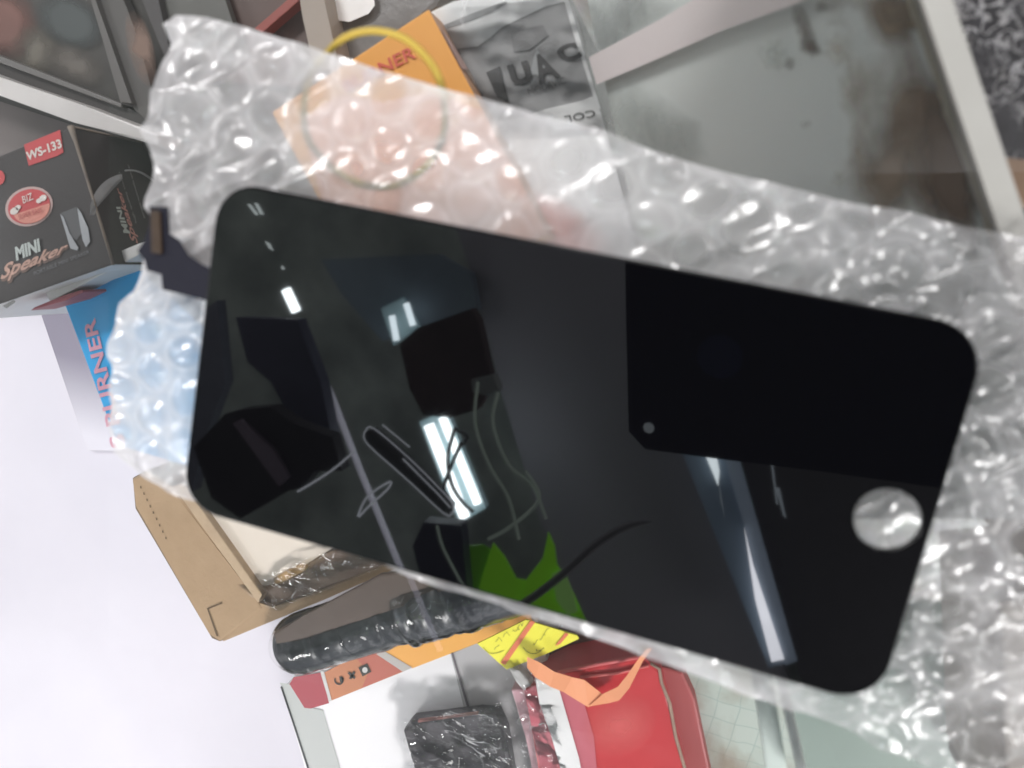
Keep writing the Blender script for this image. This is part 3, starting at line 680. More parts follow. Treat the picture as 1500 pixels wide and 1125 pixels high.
prism('rail_body', [(-200, 38), (0, 113), (110, 150), (232, 196), (232, 214), (110, 180), (0, 140), (-200, 66)], -.165, -.15, m_wr, rl, .0012)
s = prism('grey_shelf', [(-200, 68), (0, 142), (110, 182), (260, 222), (260, 330), (60, 320), (-200, 300)], -.19, -.172, mat('mauve_shelf', (.22, .195, .19), .5, (.13, .11, .105), ns=10), None, .0005)
tag(s, 'mauve grey shelf plank between the white rail and the speaker carton', 'shelf')
# brownish cabinet with red strip, cream post
bc = root('brown_cabinet', P(420, 60, -.16), 'dark brown cabinet with a thin red strip behind the wrap at top', 'cabinet')
prism('door_panel', [(238, -60), (460, -60), (500, 130), (300, 120)], -.178, -.168, mat('brown_panel', (.12, .065, .05), .5, (.08, .055, .05), ns=14, amt=1), bc, .0005)
prism('grey_panel', [(232, -60), (310, -60), (350, 60), (300, 110), (238, 20)], -.166, -.162, mat('grey_panel2', (.12, .12, .11), .5), bc, .0005)
prism('red_strip', [(372, 42), (436, -14), (446, -14), (446, -6), (384, 48)], -.166, -.160, mat('brick_red', (.30, .07, .055), .5), bc, .0004)
s = prism('cream_post', [(434, -30), (470, -30), (478, 14), (500, 110), (458, 96), (444, 30)], -.17, -.152, mat('cream_paint', (.36, .31, .27), .5, (.3, .26, .22), ns=25), None, .0006)
tag(s, 'cream post between the brown cabinet and the foil package', 'post')
# blister package with lamp glare painted as a white patch
bl = root('foil_package', P(540, 30, -.16), 'shiny grey foil package with a painted white glare behind the orange box', 'package')
prism('foil_body', [(474, -40), (660, -40), (640, 10), (560, 70), (520, 110), (484, 100)], -.185, -.165, mat('grey_foil', (.26, .255, .255), .25, (.12, .115, .11), ns=45, amt=1., bump=.6, bs=90), bl, .002)
decal('white_glare', [(480, -20), (546, -20), (549, 8), (540, 20), (512, 32), (496, 30), (486, 16)], Top(-.165), mat('blown_white', (.97, .97, .97), .35), bl, .003)
s = prism('steel_bar', [(470, 92), (560, 52), (600, 60), (600, 130), (486, 108)], -.2, -.178, mat('steel', (.42, .42, .44), .3, (.2, .19, .18), ns=30), None, .0008)
tag(s, 'pale steel bar inside the yellow ring, left of the orange box', 'bar')

# ------------------------------------------------------------------ kraft tray
ZT = -.165
tr_ = root('kraft_tray', P(380, 800, ZF), 'kraft cardboard tray with raised rim and white insert under the left corner of the screen', 'cardboard tray')
m_kr = mat('kraft', (.44, .305, .185), .65, (.35, .235, .135), ns=40, bump=.25, bs=500)
m_kr2 = mat('kraft_dark', (.22, .15, .095), .7, (.14, .10, .07), ns=40)
outer = [(194, 700), (214, 689), (262, 700), (420, 560), (640, 640), (760, 800), (560, 838), (472, 872), (322, 940), (310, 935), (198, 745)]
prism('tray_base', outer, ZF+.002, ZT-.006, m_kr2, tr_, .0005)
prism('rim_left', [(193, 702), (214, 689), (252, 712), (372, 874), (384, 892), (322, 940), (306, 930), (198, 742)], ZF+.002, ZT, m_kr, tr_, .0012)
prism('rim_bottom', [(372, 880), (400, 892), (472, 866), (556, 832), (640, 800), (646, 812), (562, 840), (476, 878), (325, 941), (330, 920)], ZF+.002, ZT-.0005, m_kr, tr_, .0008)
prism('rim_left_lip', [(252, 712), (268, 708), (384, 872), (378, 884)], ZT-.012, ZT+.001, mat('kraft_lip', (.55, .42, .28), .6, (.36, .25, .16), ns=70), tr_, .0006)
prism('white_insert', [(262, 690), (420, 600), (600, 760), (482, 806), (400, 856), (356, 866), (340, 846)], ZT-.006, ZT-.003, mat('cream_insert', (.76, .69, .61), .5, (.68, .60, .51), ns=18), tr_, .0008)
m_brf = mat('brown_foam', (.20, .125, .085), .35, (.30, .21, .16), ns=55, amt=1., bump=.5, bs=150)
prism('brown_insert', [(360, 868), (402, 858), (484, 808), (560, 778), (640, 780), (640, 800), (556, 830), (470, 862), (400, 888), (380, 886)], ZT-.008, ZT-.004, m_brf, tr_, .0008)
film_sheet('clear_film', [(350, 860), (560, 770), (640, 800), (400, 895)], ZT+.0005, tr_, .0018)
soft('amber_stain', ellipse(430, 838, 70, 9, -27), Top(ZT-.003), (.45, .27, .10), tr_, .0004, 1.6, 60)
soft('amber_stain', ellipse(312, 800, 10, 70, -35), Top(ZT-.003), (.45, .29, .12), tr_, .0006, 1.6, 60)
m_line = mat('fold_line', (.14, .09, .05), .7)
tt = Top(ZT)
decal('fold_line', [(303, 891), (325, 882), (326, 884), (304, 893)], tt, m_line, tr_)
decal('fold_line', [(303, 891), (305, 891), (320, 932), (317, 932)], tt, m_line, tr_)
for k in range(9):
    x, y = 205+k*4.6, 712+k*9.3; decal('stitch_mark', [(x, y), (x+1.8, y), (x+2.4, y+3.5), (x+.6, y+3.5)], tt, m_line, tr_)
# slab standing in for the brown reflection along the torch's upper half
s = prism('brown_reflection', [(400, 928), (440, 905), (556, 842), (660, 830), (720, 846), (690, 862), (600, 885), (500, 918), (440, 938), (404, 944)], -.156, -.1525, mat('brown_reflection', (.105, .072, .058), .3, (.065, .047, .04), ns=26, amt=1, bump=.2, bs=60), None, .001)
tag(s, 'brown reflection along the torch, painted as a dark slab beside the kraft tray', 'painted shadow')

# ------------------------------------------------------------------ torch in film
tor = root('torch', P(600, 910, -.17), 'dark grey torch wrapped in clear film lying across the white box', 'torch')
ax0, ax1 = P(411, 951, -.165), P(812, 826, -.165)
axd = (ax1-ax0).normalized(); Lt = (ax1-ax0).length
m_t = mat('torch_grey', (.055, .06, .072), .32, (.042, .047, .056), ns=30, bump=.15, bs=600)
prof = [(0, .002), (.001, .006), (.003, .0095), (.007, .0115), (.012, .0125), (.02, .0128), (.0225, .0128), (.0232, .0120), (.0245, .0120), (.025, .0126), (.036, .0126), (.0365, .012), (.038, .012), (.0385, .0126)]
L0 = .058
for k in range(22):
    s_ = .0385+(L0-.0385)*k/22; prof += [(s_, .0126), (s_+.0004, .0122)]
prof += [(L0, .0126), (.066, .0126), (.068, .0135), (.069, .0135), (.0695, .0128), (.072, .0128), (.0725, .014), (.078, .0145), (.0785, .0138), (.08, .0138), (.0805, .0147), (.088, .015), (.0885, .0142), (.091, .0142), (.0915, .0152), (Lt, .0155)]
from_bm('torch_body', tube_bm([ax0+axd*a for a, r in prof], [r*1.0 for a, r in prof], seg=40), m_t, tor, True)
sidev = axd.cross(Vector((0, 0, 1))).normalized()
sw = P(614, 893, -.1535)
bm = bmesh.new(); tube_bm([sw-Vector((0, 0, .004)), sw+Vector((0, 0, .0012)), sw+Vector((0, 0, .0018))], [.0058, .0058, .005], bm, 28)
from_bm('switch_ring', bm, mat('switch_ring', (.05, .05, .055), .25), tor, True)
bm = bmesh.new(); tube_bm([sw, sw+Vector((0, 0, .0026)), sw+Vector((0, 0, .0034))], [.0038, .0037, .0022], bm, 24)
from_bm('switch_button', bm, mat('switch_button', (.16, .16, .17), .2), tor, True)
# film skin around the torch
m_skin = film('torch_film', .04, .2, 34, .0, stretch=(2.2, .6, 1))
bm = bmesh.new(); pts = []; rr_ = []
n = 90; segs = 48; vs = []
side_up = Vector((0, 0, 1))
for i in range(n+1):
    s_ = -.001+(Lt+.001)*i/n; base_r = .0136 if s_ < .066 else .0158
    if s_ < .01: base_r = .0130-.004*(1-s_/.01)**2*1.2
    for k in range(segs):
        a = 2*math.pi*k/segs; dirv = sidev*math.cos(a)+side_up*math.sin(a)
        w = (.25 if s_ < .05 else 1)*noise.noise(Vector((s_*170, math.cos(a)*1.6, math.sin(a)*1.6)))*.0011
        w += .0008*abs(noise.noise(Vector((s_*420, a*.9, 5)))) * (1 if s_ > .05 else .25)
        vs.append(bm.verts.new(ax0+axd*s_+dirv*(base_r+w)))
for i in range(n):
    for k in range(segs):
        a, b_ = i*segs+k, i*segs+(k+1) % segs; bm.faces.new((vs[a], vs[b_], vs[b_+segs], vs[a+segs]))
bmesh.ops.recalc_face_normals(bm, faces=bm.faces[:])
bm.faces.ensure_lookup_table(); bm.normal_update()
f_ = bm.faces[10*segs+12]
if f_.normal.dot(f_.calc_center_median()-(ax0+axd*.01)) < 0: bmesh.ops.reverse_faces(bm, faces=bm.faces[:])
from_bm('film_skin', bm, m_skin, tor, True)

# ------------------------------------------------------------------ white box with a banner
ZX = -.185
wb = root('white_box', P(560, 1050, ZF), 'white box with a red, orange and yellow banner below the torch', 'box')
m_wb = mat('white_box_card', (.88, .87, .89), .45, (.84, .83, .85), ns=10)
prism('carton', [(412, 1010), (460, 960), (780, 860), (800, 960), (870, 1220), (470, 1220), (440, 1100)], ZF+.001, ZX, m_wb, wb, .001)
tx = Top(ZX)
m_slv = mat('silver_side', (.50, .52, .51), .35, (.44, .46, .45), ns=30)
decal('silver_edge_band', [(410, 1000), (440, 1004), (450, 1036), (473, 1040), (500, 1130), (452, 1130)], tx, m_slv, wb, .0003)
tube('edge_fold', [tx(412, 1006, .0006), tx(430, 1060, .0006), tx(456, 1140, .0006)], .0004, mat('fold_dark', (.08, .08, .09), .5), wb)
decal('red_tab', [(424, 1002), (430, 992), (471, 985), (482, 1030), (455, 1038), (446, 1037)], tx, mat('wine_red', (.42, .07, .09), .45, (.36, .06, .08), ns=60), wb, .0006)
decal('white_divider', [(469, 984), (474, 983), (486, 1026), (482, 1028)], tx, m_wht, wb, .0008)
decal('orange_banner', [(475, 985), (520, 962), (560, 950), (590, 984), (486, 1026)], tx, mat('dull_orange', (.58, .26, .13), .5, (.55, .2, .11), ns=20), wb, .0006)
decal('red_banner', [(520, 962), (555, 948), (570, 966), (588, 984), (530, 1008), (540, 984)], tx, mat('brick_banner', (.50, .12, .10), .5, (.55, .18, .12), ns=20), wb, .0007)
decal('grey_divider', [(548, 956), (560, 952), (604, 978), (590, 984)], tx, mat('divider_grey', (.62, .58, .55), .5), wb, .0009)
decal('yellow_banner', [(556, 950), (620, 905), (720, 868), (770, 870), (780, 912), (700, 942), (604, 979)], tx, mat('amber_banner', (.95, .50, .08), .5, (.92, .44, .10), ns=14), wb, .0007)
m_ic = mat('icon_black', (.06, .055, .05), .5)
decal('recycling_icon', arcband(496.5, 996.5, 5, 7, -40, 230, -20), tx, m_ic, wb, .001)
decal('recycling_icon', [(497, 991), (504, 994), (501, 1001), (498, 999)], tx, m_ic, wb, .001)
decal('bin_icon', [(509, 986), (512, 984), (521, 992), (519, 995), (512, 990)], tx, m_ic, wb, .001)
decal('bin_icon', [(511, 994), (518, 983), (521, 985), (515, 995)], tx, m_ic, wb, .001)
decal('square_icon', [(525, 978), (538, 972), (544, 984), (531, 991)], tx, m_ic, wb, .001)
decal('square_icon_centre', ellipse(534.5, 981.5, 4, 4.4, 0, 10), tx, m_wht, wb, .0013)
decal('grey_panel', [(660, 958), (700, 942), (760, 990), (790, 1130), (800, 1200), (720, 1200)], tx, mat('light_grey_panel', (.52, .51, .52), .45, (.46, .45, .46), ns=14), wb, .0005)
decal('slit', [(661, 957), (664, 956), (690, 1044), (692, 1054), (688, 1050)], tx, mat('slit', (.16, .14, .16), .5), wb, .0009)

# yellow label
lab = root('yellow_label', P(770, 935, -.16), 'yellow sticker with red stripes and scribbled writing at the edge of the screen', 'sticker')
ZY = -.165
prism('sticker', [(699, 943), (770, 908), (845, 931), (848, 936), (800, 958), (742, 981)], ZY-.001, ZY, mat('bright_yellow', (.93, .88, .10), .5, (.9, .84, .06), ns=12), lab, .0001)
ty = Top(ZY)
m_str = mat('stripe_red', (.85, .22, .10), .5)
decal('stripe', [(777, 909), (784, 911), (740, 974), (733, 971)], ty, m_str, lab, .0004)
decal('stripe', [(828, 927), (833, 929), (821, 943), (813, 946)], ty, m_str, lab, .0004)
m_ink = mat('ink', (.12, .13, .03), .6)
random.seed(3)
def squig(cx, cy, n, sx, sy):
    p = [(cx-4, cy+3)]
    for k in range(n): p.append((p[-1][0]+random.uniform(-.3, 1.9), p[-1][1]+random.uniform(-2.8, 2.0)))
    tube('handwriting', spline([ty(x, y, .0003) for x, y in p], 4), .00007, m_ink, lab, seg=4)
for cx_, cy_ in ((728, 948), (730, 936), (741, 930), (755, 922), (762, 916), (789, 950), (795, 935), (786, 942), (800, 928)): squig(cx_, cy_, 9, 3.6, 3)
tube('handwriting', spline([ty(*p, .0003) for p in [(708, 948), (715, 956), (726, 957), (738, 953)]], 4), .00010, m_ink, lab, seg=4)
tube('handwriting', spline([ty(*p, .0003) for p in [(766, 948), (774, 956), (786, 957), (797, 949)]], 4), .00010, m_ink, lab, seg=4)

# black gadget in film
ga = root('black_gadget', P(670, 1090, ZX), 'small black boxed gadget in shiny clear film on the white box', 'gadget')
prism('gadget_body', [(590, 1070), (600, 1058), (700, 1046), (728, 1048), (740, 1075), (760, 1200), (626, 1200), (603, 1110)], ZX+.001, ZX+.010, mat('gadget_black', (.06, .055, .065), .4, (.045, .04, .05), ns=40), ga, .0015)
prism('gadget_lid_edge', [(612, 1055), (700, 1044), (700, 1047), (612, 1059)], ZX+.0095, ZX+.0112, mat('gadget_edge', (.45, .25, .2), .5, (.3, .1, .1), ns=90), ga, .0004)
film_sheet('clear_film', [(584, 1054), (738, 1030), (782, 1190), (612, 1200)], ZX+.013, ga, .0028)
film_sheet('clear_film', [(700, 1040), (742, 1026), (776, 1190), (738, 1190)], ZX+.015, ga, .003)

# ------------------------------------------------------------------ red box with ribbon
ZR = -.165
rb = root('red_box', P(900, 1050, ZF), 'red box with a torn right edge and glossy white left edge', 'box')
m_r = mat('red_card', (.58, .03, .035), .3, (.46, .022, .03), ns=9)
prism('carton', [(768, 1010), (820, 985), (943, 962), (968, 985), (1003, 1125), (1010, 1200), (800, 1200)], ZF, ZR, m_r, rb, .0012)
prism('lower_flap', [(965, 975), (1000, 985), (1018, 1025), (1042, 1140), (1040, 1200), (1000, 1200), (985, 1060)], ZF, ZR-.006, mat('red_flap', (.40, .06, .06), .5, (.34, .05, .05), ns=30), rb, .001)
trd = Top(ZR)
tube('torn_edge', [trd(x, y, .0004) for x, y in [(953, 972), (966, 980), (969, 1000), (981, 1030), (990, 1080), (1003, 1125), (1012, 1180)]], .0007, mat('torn_card', (.45, .32, .24), .8, (.28, .18, .14), ns=120), rb, seg=6)
tube('red_ridge', [trd(x, y, .001) for x, y in [(818, 985), (880, 972), (938, 962)]], .0009, mat('red_ridge', (.62, .12, .12), .35), rb)
tube('red_ridge', [trd(x, y, .001) for x, y in [(850, 992), (905, 986), (950, 975)]], .0006, mat('red_ridge2', (.66, .14, .13), .35), rb)
decal('rose_panel', [(768, 1012), (790, 1002), (850, 1010), (870, 1080), (880, 1190), (805, 1190)], trd, mat('rose_card', (.56, .15, .2), .42, (.5, .1, .13), ns=16), rb, .0005)
decal('white_gloss_edge', [(782, 982), (800, 986), (818, 1006), (848, 1110), (856, 1150), (828, 1150), (808, 1080), (790, 1030)], trd, mat('gloss_white', (.92, .92, .92), .3), rb, .0012)
pf = root('pink_pouch', P(780, 1050, -.17), 'crumpled clear pouch with a pink strip between white box and red box', 'pouch')
prism('pink_strip', [(748, 1010), (770, 1010), (800, 1080), (830, 1200), (792, 1200), (770, 1080)], -.18, -.171, mat('rose_plastic', (.6, .35, .40), .3, (.45, .3, .33), ns=80, amt=1), pf, .001)
prism('white_fold', [(742, 975), (760, 982), (785, 1012), (790, 1020), (772, 1018), (756, 1000)], -.172, -.166, m_wht, pf, .001)
film_sheet('pouch_film', [(738, 975), (800, 968), (840, 1190), (780, 1190)], -.163, pf, .003)
soft('red_sheen', ellipse(905, 1060, 60, 50, -20), trd, (.85, .16, .15), rb, .0008, .9, 12)  # lighter red patch paints the highlight on the card
# brown box behind the red one
s = prism('maroon_box', [(795, 962), (840, 930), (1010, 950), (1030, 1000), (960, 962), (820, 985)], ZF, -.19, mat('maroon_card', (.17, .05, .045), .5, (.13, .04, .035), ns=20), None, .0008)
tag(s, 'dark maroon box between the red box and the edge of the screen', 'box')
# orange ribbon
m_rib = mat('orange_ribbon', (.86, .36, .17), .5, (.8, .3, .14), ns=20)
def ribbon(name, lpts, rpts, z, m, parent=None):
    bm = bmesh.new(); n = len(lpts)
    a = [bm.verts.new(P(x, y, z_)) for (x, y), z_ in zip(lpts, z)]; b = [bm.verts.new(P(x, y, z_)) for (x, y), z_ in zip(rpts, z)]
    for i in range(n-1): bm.faces.new((a[i], a[i+1], b[i+1], b[i]))
    return from_bm(name, bm, m, parent, False)
rbn = root('orange_ribbon', P(860, 1030, -.16), 'flat orange ribbon folded in a V over the red box', 'ribbon')
ribbon('ribbon_left_run', [(772, 962), (790, 970), (812, 984), (838, 992), (856, 996), (884, 1018)], [(772, 978), (784, 992), (806, 1006), (826, 1014), (845, 1026), (862, 1036)], [-.158, -.158, -.159, -.159, -.16, -.161], m_rib, rbn)
ribbon('ribbon_right_run', [(862, 1035), (884, 1016), (905, 1006), (918, 990), (936, 964), (948, 950)], [(868, 1034), (892, 1030), (907, 1026), (922, 1008), (942, 968), (956, 950)], [-.1605, -.1600, -.159, -.158, -.157, -.156], m_rib, rbn)

# ================================================================== above the counter (what the screen mirrors)
ZC = 1.5
m_ceil = mat('grey_green_ceiling', (.66, .74, .69), .8, (.10, .13, .13), ns=6, amt=1.)
bm = bmesh.new()
A = [RP(*p, ZC) for p in ((150, 150), (1600, 300), (1500, 1200), (150, 950))]
prism_bm([A[0], A[1], A[2], A[3]], ZC, ZC+.02, 0, bm)
struct(from_bm('ceiling', bm, m_ceil))
def plateR(name, px, z, th, m, parent=None, bev=0): 
    return from_bm(name, prism_bm([RP(x, y, z) for x, y in px], z, z+th, bev), m, parent)
m_soff = mat('grey_soffit', (.44, .44, .49), .7, (.38, .38, .43), ns=2)
s = plateR('ceiling_board', [(640, 250), (690, 400), (735, 575), (790, 760), (850, 905), (900, 1100), (1215, 1100), (1150, 980), (1000, 660), (900, 250)], ZC-.12, .012, m_soff); tag(s, 'long plain grey board on the ceiling, mirrored across the middle of the screen', 'ceiling board')
s = plateR('dark_ceiling_board', [(1080, 650), (1170, 985), (1240, 1150), (1600, 1150), (1600, 400), (1085, 400)], ZC-.14, .012, mat('near_black_board', (.10, .10, .115), .6)); tag(s, 'near black board on the ceiling mirrored at the home button end', 'ceiling board')
# lamps
m_tube = emat('tube_light', (.88, .97, 1.), 42.)
m_fix = mat('housing_glow', (.55, .75, .80), .4, emis=(.5, .8, .9), es=.9)  # housing emission paints the teal bloom around the tubes
def lamp(quads, housing, Z, label, ends=True, mt=m_tube):
    r0 = root('tube_lamp', RP(*quads[0][0], Z), label, 'lamp', 'tube lamps on the ceiling')
    if housing: plateR('housing', housing, Z+.03, .02, m_fix, r0)
    for (a, b, w) in quads_iter(quads):
        A_, B_ = RP(*a, Z), RP(*b, Z); ww = (RP(a[0]+w/2, a[1], Z)-RP(a[0]-w/2, a[1], Z)).length/2
        tube('light_tube', [A_, B_], ww, mt, r0, seg=16)
    return r0
def quads_iter(q): return q
lamp([((628, 622), (681, 758), 15), ((648, 611), (700, 738), 12)], [(614, 618), (654, 600), (712, 744), (672, 768)], 1.25, 'twin tube ceiling lamp crossed by a cable, mirrored in the middle of the screen')
lamp([((419, 424), (434, 456), 13)], None, 1.2, 'short single bright ceiling lamp mirrored near the flex cable end')
lamp([((574, 462), (581, 499), 9), ((595, 444), (605, 477), 9)], [(558, 452), (590, 436), (614, 478), (576, 506)], 1.3, 'smaller twin tube ceiling lamp mirrored left of the centre of the screen', mt=emat('tube_light_dim', (.8, .93, 1.), 18.))
# reflector lamp at right
r0 = root('reflector_lamp', RP(1080, 800, 1.3), 'long steel ceiling reflector with a bright wedge, mirrored at the right of the screen', 'lamp')
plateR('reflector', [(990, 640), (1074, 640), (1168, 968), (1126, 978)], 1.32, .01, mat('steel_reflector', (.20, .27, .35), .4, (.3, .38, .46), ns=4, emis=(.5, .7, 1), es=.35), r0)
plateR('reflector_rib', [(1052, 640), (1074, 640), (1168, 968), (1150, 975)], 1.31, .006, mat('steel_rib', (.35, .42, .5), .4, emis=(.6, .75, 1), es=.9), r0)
plateR('light_wedge', [(1032, 664), (1049, 664), (1054, 690), (1052, 712)], 1.30, .006, emat('wedge_light', (.85, .95, 1), 14), r0)
plateR('light_wedge', [(1090, 772), (1104, 830), (1149, 966), (1130, 970), (1106, 878)], 1.30, .006, emat('wedge_light2', (.9, .92, 1), 15), r0)
for q_ in ([(1128, 668), (1131, 668), (1140, 740), (1137, 738)], [(1136, 715), (1142, 715), (1152, 760), (1147, 755)], [(1052, 700), (1055, 730), (1062, 760), (1057, 730)]):
    s = plateR('glint_strip', q_, 1.29, .004, emat('glint', (.7, .8, .9), 2.2), r0)
# conduit
s = tube('ceiling_conduit', [RP(440, 472, 1.3), RP(486, 580, 1.3), RP(527, 687, 1.3), RP(581, 818, 1.3), RP(640, 960, 1.3)], .0065, mat('pale_pipe_glow', (.9, .9, .95), .4, emis=(.8, .8, 1), es=2.4)); tag(s, 'straight pale conduit on the ceiling mirrored as a long diagonal line', 'conduit')  # pipe given emission so its mirror image reads bright
# dark hanging goods
m_dg = mat('dark_goods', (.06, .06, .07), .5, (.015, .015, .02), ns=14, amt=1)
m_db = mat('brown_goods', (.13, .09, .09), .6, (.04, .03, .03), ns=12, amt=1)
def goods(name, px, z, m, label, cat='bag', th=.03, grp=None):
    s = plateR(name, px, z, th, m, None, 0); return tag(s, label, cat, grp)
goods('dark_bag', [(283, 655), (330, 606), (352, 600), (396, 596), (430, 620), (486, 640), (500, 690), (462, 690), (440, 715), (420, 720), (395, 735), (352, 760), (310, 730)], .9, m_dg, 'black bag hanging above, mirrored near the lower left corner of the screen')
goods('navy_panel', [(345, 465), (435, 468), (470, 560), (486, 640), (430, 620), (396, 560), (362, 530)], 1.0, mat('navy_goods', (.12, .13, .20), .5), 'dark navy panel hanging above the flex cable end', 'panel')
goods('purple_strap', [(341, 620), (352, 615), (400, 660), (422, 700), (408, 712)], .89, mat('mauve_strap', (.34, .28, .36), .5), 'mauve strap across the hanging black bag', 'strap')
goods('brown_bag', [(585, 505), (612, 480), (640, 470), (690, 452), (700, 470), (720, 560), (700, 600), (660, 612), (620, 608), (600, 570)], 1.0, m_db, 'dark brown bag hanging under the smaller twin lamp')
goods('small_white_tag', [(690, 556), (722, 550), (730, 572), (712, 580), (692, 574)], .98, mat('grey_tag', (.42, .46, .46), .6), 'small grey tag hanging next to the brown bag', 'tag')
goods('blue_black_board', [(470, 380), (640, 372), (690, 400), (700, 455), (640, 470), (560, 500), (500, 430)], 1.34, mat('blue_black', (.30, .38, .44), .6, (.16, .21, .26), ns=6), 'blue black ceiling board behind the smaller lamp', 'board')
goods('dark_side_board', [(262, 480), (318, 440), (330, 560), (300, 640), (282, 720), (255, 720)], 1.3, mat('side_navy', (.2, .22, .28), .6), 'dark board mirrored along the left edge of the screen', 'board')
goods('dark_navy_cover', [(620, 765), (676, 770), (684, 860), (690, 940), (620, 860), (604, 800)], .95, mat('navy_cover', (.07, .08, .13), .4), 'dark navy cover hanging beside the green leaves', 'cover')
# little sparkles at the upper left, added as glowing chips
fg = root('sparkle_chips', RP(380, 330, 1.), 'small sparkles above the flex cable end, added as glowing chips', 'sparkles')
mg = emat('sparkle_glow', (.85, .95, .95), 7)
for q_ in ([(362, 299), (366, 299), (378, 314), (374, 315)], [(372, 297), (377, 298), (386, 314), (381, 314)], [(388, 353), (395, 357), (400, 367), (394, 364)], [(412, 389), (416, 392), (416, 395), (412, 394)]):
    plateR('sparkle_chip', q_, 1.0, .002, mg, fg)
# clips and cables in packets
m_cabl = mat('black_cable', (.12, .14, .15), .25, coat=.5)
m_shine = mat('edge_highlight', (.6, .6, .65), .2, emis=(.8, .85, .95), es=3.2)  # emission paints the highlights on packet and clip edges
hp = root('packed_cable', RP(600, 680, .8), 'black cable in a long clear packet crossing the twin lamp', 'cable')
loop = [(535, 632), (548, 628), (600, 672), (650, 722), (664, 740), (662, 752), (650, 752), (600, 706), (548, 660), (534, 644)]
plateR('packet', loop, .82, .01, mat('packet_dark', (.07, .08, .08), .3), hp)
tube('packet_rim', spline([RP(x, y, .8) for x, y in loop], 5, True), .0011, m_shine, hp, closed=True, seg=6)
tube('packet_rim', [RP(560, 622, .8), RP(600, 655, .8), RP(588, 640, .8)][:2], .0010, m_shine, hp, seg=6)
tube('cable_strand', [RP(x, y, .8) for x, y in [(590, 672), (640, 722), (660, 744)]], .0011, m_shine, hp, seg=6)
hc = root('loose_cable', RP(670, 690, .8), 'thin black cable looped in front of the twin tube lamp', 'cable')
for c in ([(666, 628), (656, 670), (662, 710), (680, 738), (694, 750)], [(676, 648), (662, 680), (652, 706), (650, 716)], [(666, 628), (684, 640), (676, 652)]):
    tube('cable_strand', spline([RP(x, y, .8) for x, y in c], 6), .0026, m_cabl, hc, seg=8)
for q_, lb in (([(436, 720), (460, 706), (490, 686), (518, 662)], 'upper thin shiny clip hanging across the pale conduit'), ([(524, 756), (538, 728), (570, 706), (568, 716), (540, 742), (526, 757)], 'lower narrow shiny clip loop hanging beside the pale conduit')):
    s = tube('hanging_clip', spline([RP(x, y, .8) for x, y in q_], 5), .0014, m_shine); tag(s, lb, 'clip')
for q_, lb in (([(730, 575), (722, 620), (745, 680), (780, 712), (800, 760)], 'pale thin cable hanging right of the twin lamp'), ([(700, 560), (696, 620), (716, 680), (745, 730), (760, 790)], 'pale thin cable curving down towards the green leaves'), ([(640, 770), (648, 800), (668, 840), (680, 860)], 'grey thin cable over the navy cover'), ([(770, 690), (790, 730), (750, 770), (715, 790)], 'grey cable curling just above the green leaves')):
    s = tube('thin_cable', spline([RP(x, y, .84) for x, y in q_], 6), .002, mat('grey_cable', (.8, .9, .82), .5, emis=(.6, .8, .65), es=.7)); tag(s, lb, 'cable')  # cables emit slightly, painting a lit tone
s = tube('thick_cable', spline([RP(x, y, .8) for x, y in [(700, 912), (760, 888), (820, 845), (870, 800), (915, 772), (955, 764)]], 6), [.0052]*25+[.0048, .004, .003, .002, .001, .0004], mat('thick_black', (.27, .27, .29), .5)); tag(s, 'thick black cable sweeping over the green leaves and the grey board', 'cable')
# green plant-like package
gp = root('green_leaves', RP(760, 850, 1.0), 'bright green leaf shaped decoration hanging above, mirrored at the lower edge', 'decoration')
m_g1 = mat('leaf_green', (.30, .85, .04), .5, (.2, .6, .03), ns=14, emis=(.34, .9, .02), es=1.5)  # leaf greens carry added emission to brighten their reflection
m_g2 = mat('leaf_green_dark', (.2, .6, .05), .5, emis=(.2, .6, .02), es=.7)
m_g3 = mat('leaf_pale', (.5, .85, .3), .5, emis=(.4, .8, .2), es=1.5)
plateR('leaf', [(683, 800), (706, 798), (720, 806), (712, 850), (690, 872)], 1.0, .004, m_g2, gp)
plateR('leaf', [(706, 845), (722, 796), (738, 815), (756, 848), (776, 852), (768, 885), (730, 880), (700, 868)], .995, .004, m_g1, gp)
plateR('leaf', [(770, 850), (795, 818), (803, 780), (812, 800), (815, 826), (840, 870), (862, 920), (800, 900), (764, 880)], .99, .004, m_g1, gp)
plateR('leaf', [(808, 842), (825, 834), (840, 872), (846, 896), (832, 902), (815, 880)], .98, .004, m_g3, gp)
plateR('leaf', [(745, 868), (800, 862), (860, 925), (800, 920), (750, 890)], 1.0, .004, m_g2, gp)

# ------------------------------------------------------------------ the smartphone that takes the picture (behind the lens plane)
fw = RZ; pc = CAM - fw*.003
def onplane(px, py, back=0.):
    d = ray(px, py); d = Vector((d.x, d.y, -d.z)); c = Vector((CAM.x, CAM.y, -CAM.z)); q0 = pc-fw*back
    return c + d*((q0-c).dot(fw)/d.dot(fw))
sp = root('smartphone', pc, 'black smartphone held over the counter, mirrored as a dark block in the screen', 'smartphone')
ph = [(915, 330), (917, 470), (921, 632), (945, 658), (1050, 672), (1200, 690), (1560, 740), (1560, 240), (940, 250)]
bm = bmesh.new()
fr_ = [bm.verts.new(onplane(*p)) for p in ph]; bk = [bm.verts.new(onplane(*p)-fw*.008) for p in ph]
bm.faces.new(fr_); bm.faces.new(bk[::-1])
for i in range(len(ph)): bm.faces.new((fr_[i], bk[i], bk[(i+1) % len(ph)], fr_[(i+1) % len(ph)]))
bmesh.ops.recalc_face_normals(bm, faces=bm.faces[:])
from_bm('body', bm, mat('phone_black', (.006, .010, .045), .6), sp)
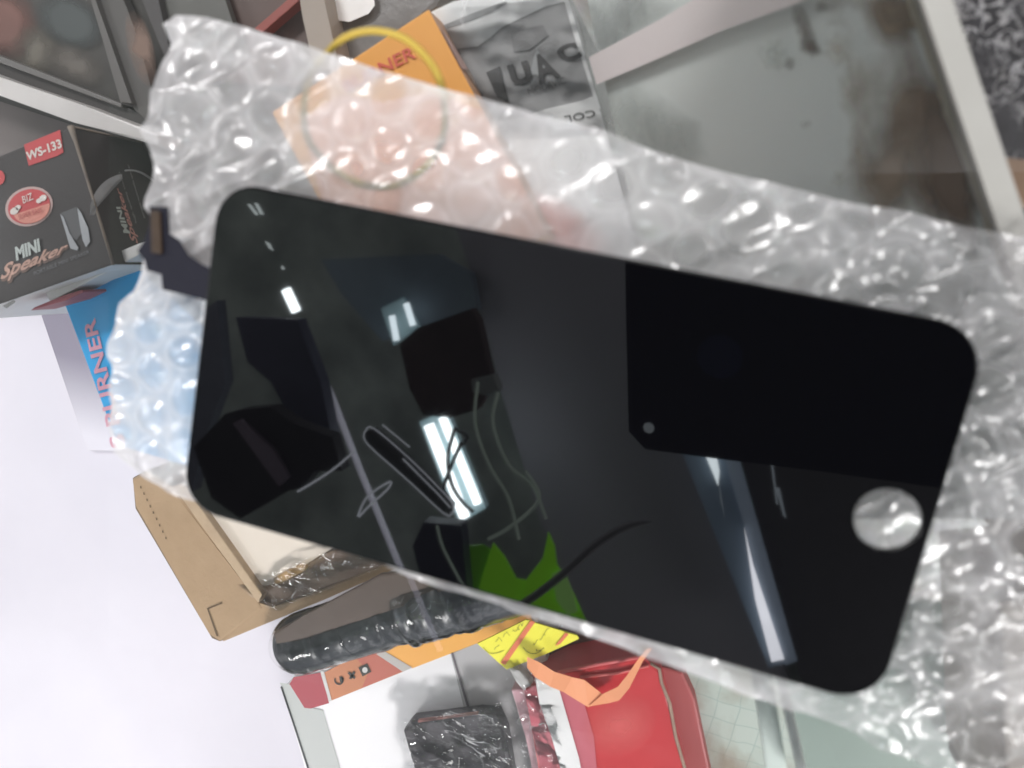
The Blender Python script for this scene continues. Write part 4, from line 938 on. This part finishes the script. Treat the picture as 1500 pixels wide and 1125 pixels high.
def disc(name, px, r_px, m, off):
    c = onplane(*px)+fw*off; a = onplane(px[0]+r_px, px[1])+fw*off; r = (a-c).length; u = (a-c).normalized(); w = fw.cross(u)
    bm = bmesh.new(); vs = [bm.verts.new(c+u*r*math.cos(k*math.pi/12)+w*r*math.sin(k*math.pi/12)) for k in range(24)]; bm.faces.new(vs)
    return from_bm(name, bm, m, sp)
disc('lens_cover', (1055, 522), 34, mat('lens_blue', (.03, .05, .16), .5), .0006)
disc('flash', (951, 626), 8, mat('flash_grey', (.75, .8, .82), .5, emis=(.8, .9, 1), es=1.), .0006)

# ------------------------------------------------------------------ light
w = bpy.data.worlds.new('World'); sc.world = w; w.use_nodes = True
bg = w.node_tree.nodes['Background']; bg.inputs[1].default_value = .54
wt = w.node_tree; wc = wt.nodes.new('ShaderNodeTexCoord'); wn_ = N(wt, 'ShaderNodeTexNoise', Scale=2.6, Detail=3); wt.links.new(wc.outputs['Generated'], wn_.inputs['Vector'])
wr = wt.nodes.new('ShaderNodeValToRGB'); wr.color_ramp.elements[0].position = .44; wr.color_ramp.elements[0].color = (.28, .28, .29, 1)
wr.color_ramp.elements[1].position = .64; wr.color_ramp.elements[1].color = (3.4, 3.4, 3.5, 1); e_m = wr.color_ramp.elements.new(.54); e_m.color = (.8, .8, .82, 1)
wt.links.new(wn_.outputs['Fac'], wr.inputs[0]); wt.links.new(wr.outputs[0], bg.inputs[0])
def area(name, loc, target, sx, sy, power, col=(1, .98, .97)):
    l = bpy.data.lights.new(name, 'AREA'); l.shape = 'RECTANGLE'; l.size = sx; l.size_y = sy; l.energy = power; l.color = col
    o = bpy.data.objects.new(name, l); COL.objects.link(o); o.location = loc
    o.rotation_euler = (Vector(target)-Vector(loc)).to_track_quat('-Z', 'Y').to_euler(); return o
area('ceiling_light_key', (1.1, -.9, 1.1), (0, 0, -.2), .45, .22, 27)
area('ceiling_light_back', (.5, 1.3, 1.2), (0, 0, -.1), .6, .15, 9)
area('fill_light_left', (-.75, -1.5, 1.1), (-.3, -.2, -.24), .4, .25, 8)  # unseen fill added to brighten the lower left
area('ceiling_fill', (-1.3, .1, .7), (-.1, 0, 1.5), .5, .5, 6)  # unseen upward fill added to brighten the ceiling
area('fill_light_far', (-.9, 1.0, 1.3), (-.1, .05, 0), .5, .2, 18)  # added fill, out of view, lifting the upper left

sc.view_settings.view_transform = 'Standard'; sc.view_settings.look = 'None'; sc.view_settings.exposure = 0; sc.view_settings.gamma = 1
sc.render.engine = 'CYCLES'
sc.cycles.max_bounces = 10; sc.cycles.transparent_max_bounces = 24; sc.cycles.use_denoising = True
sc.cycles.caustics_reflective = False; sc.cycles.sample_clamp_indirect = 4
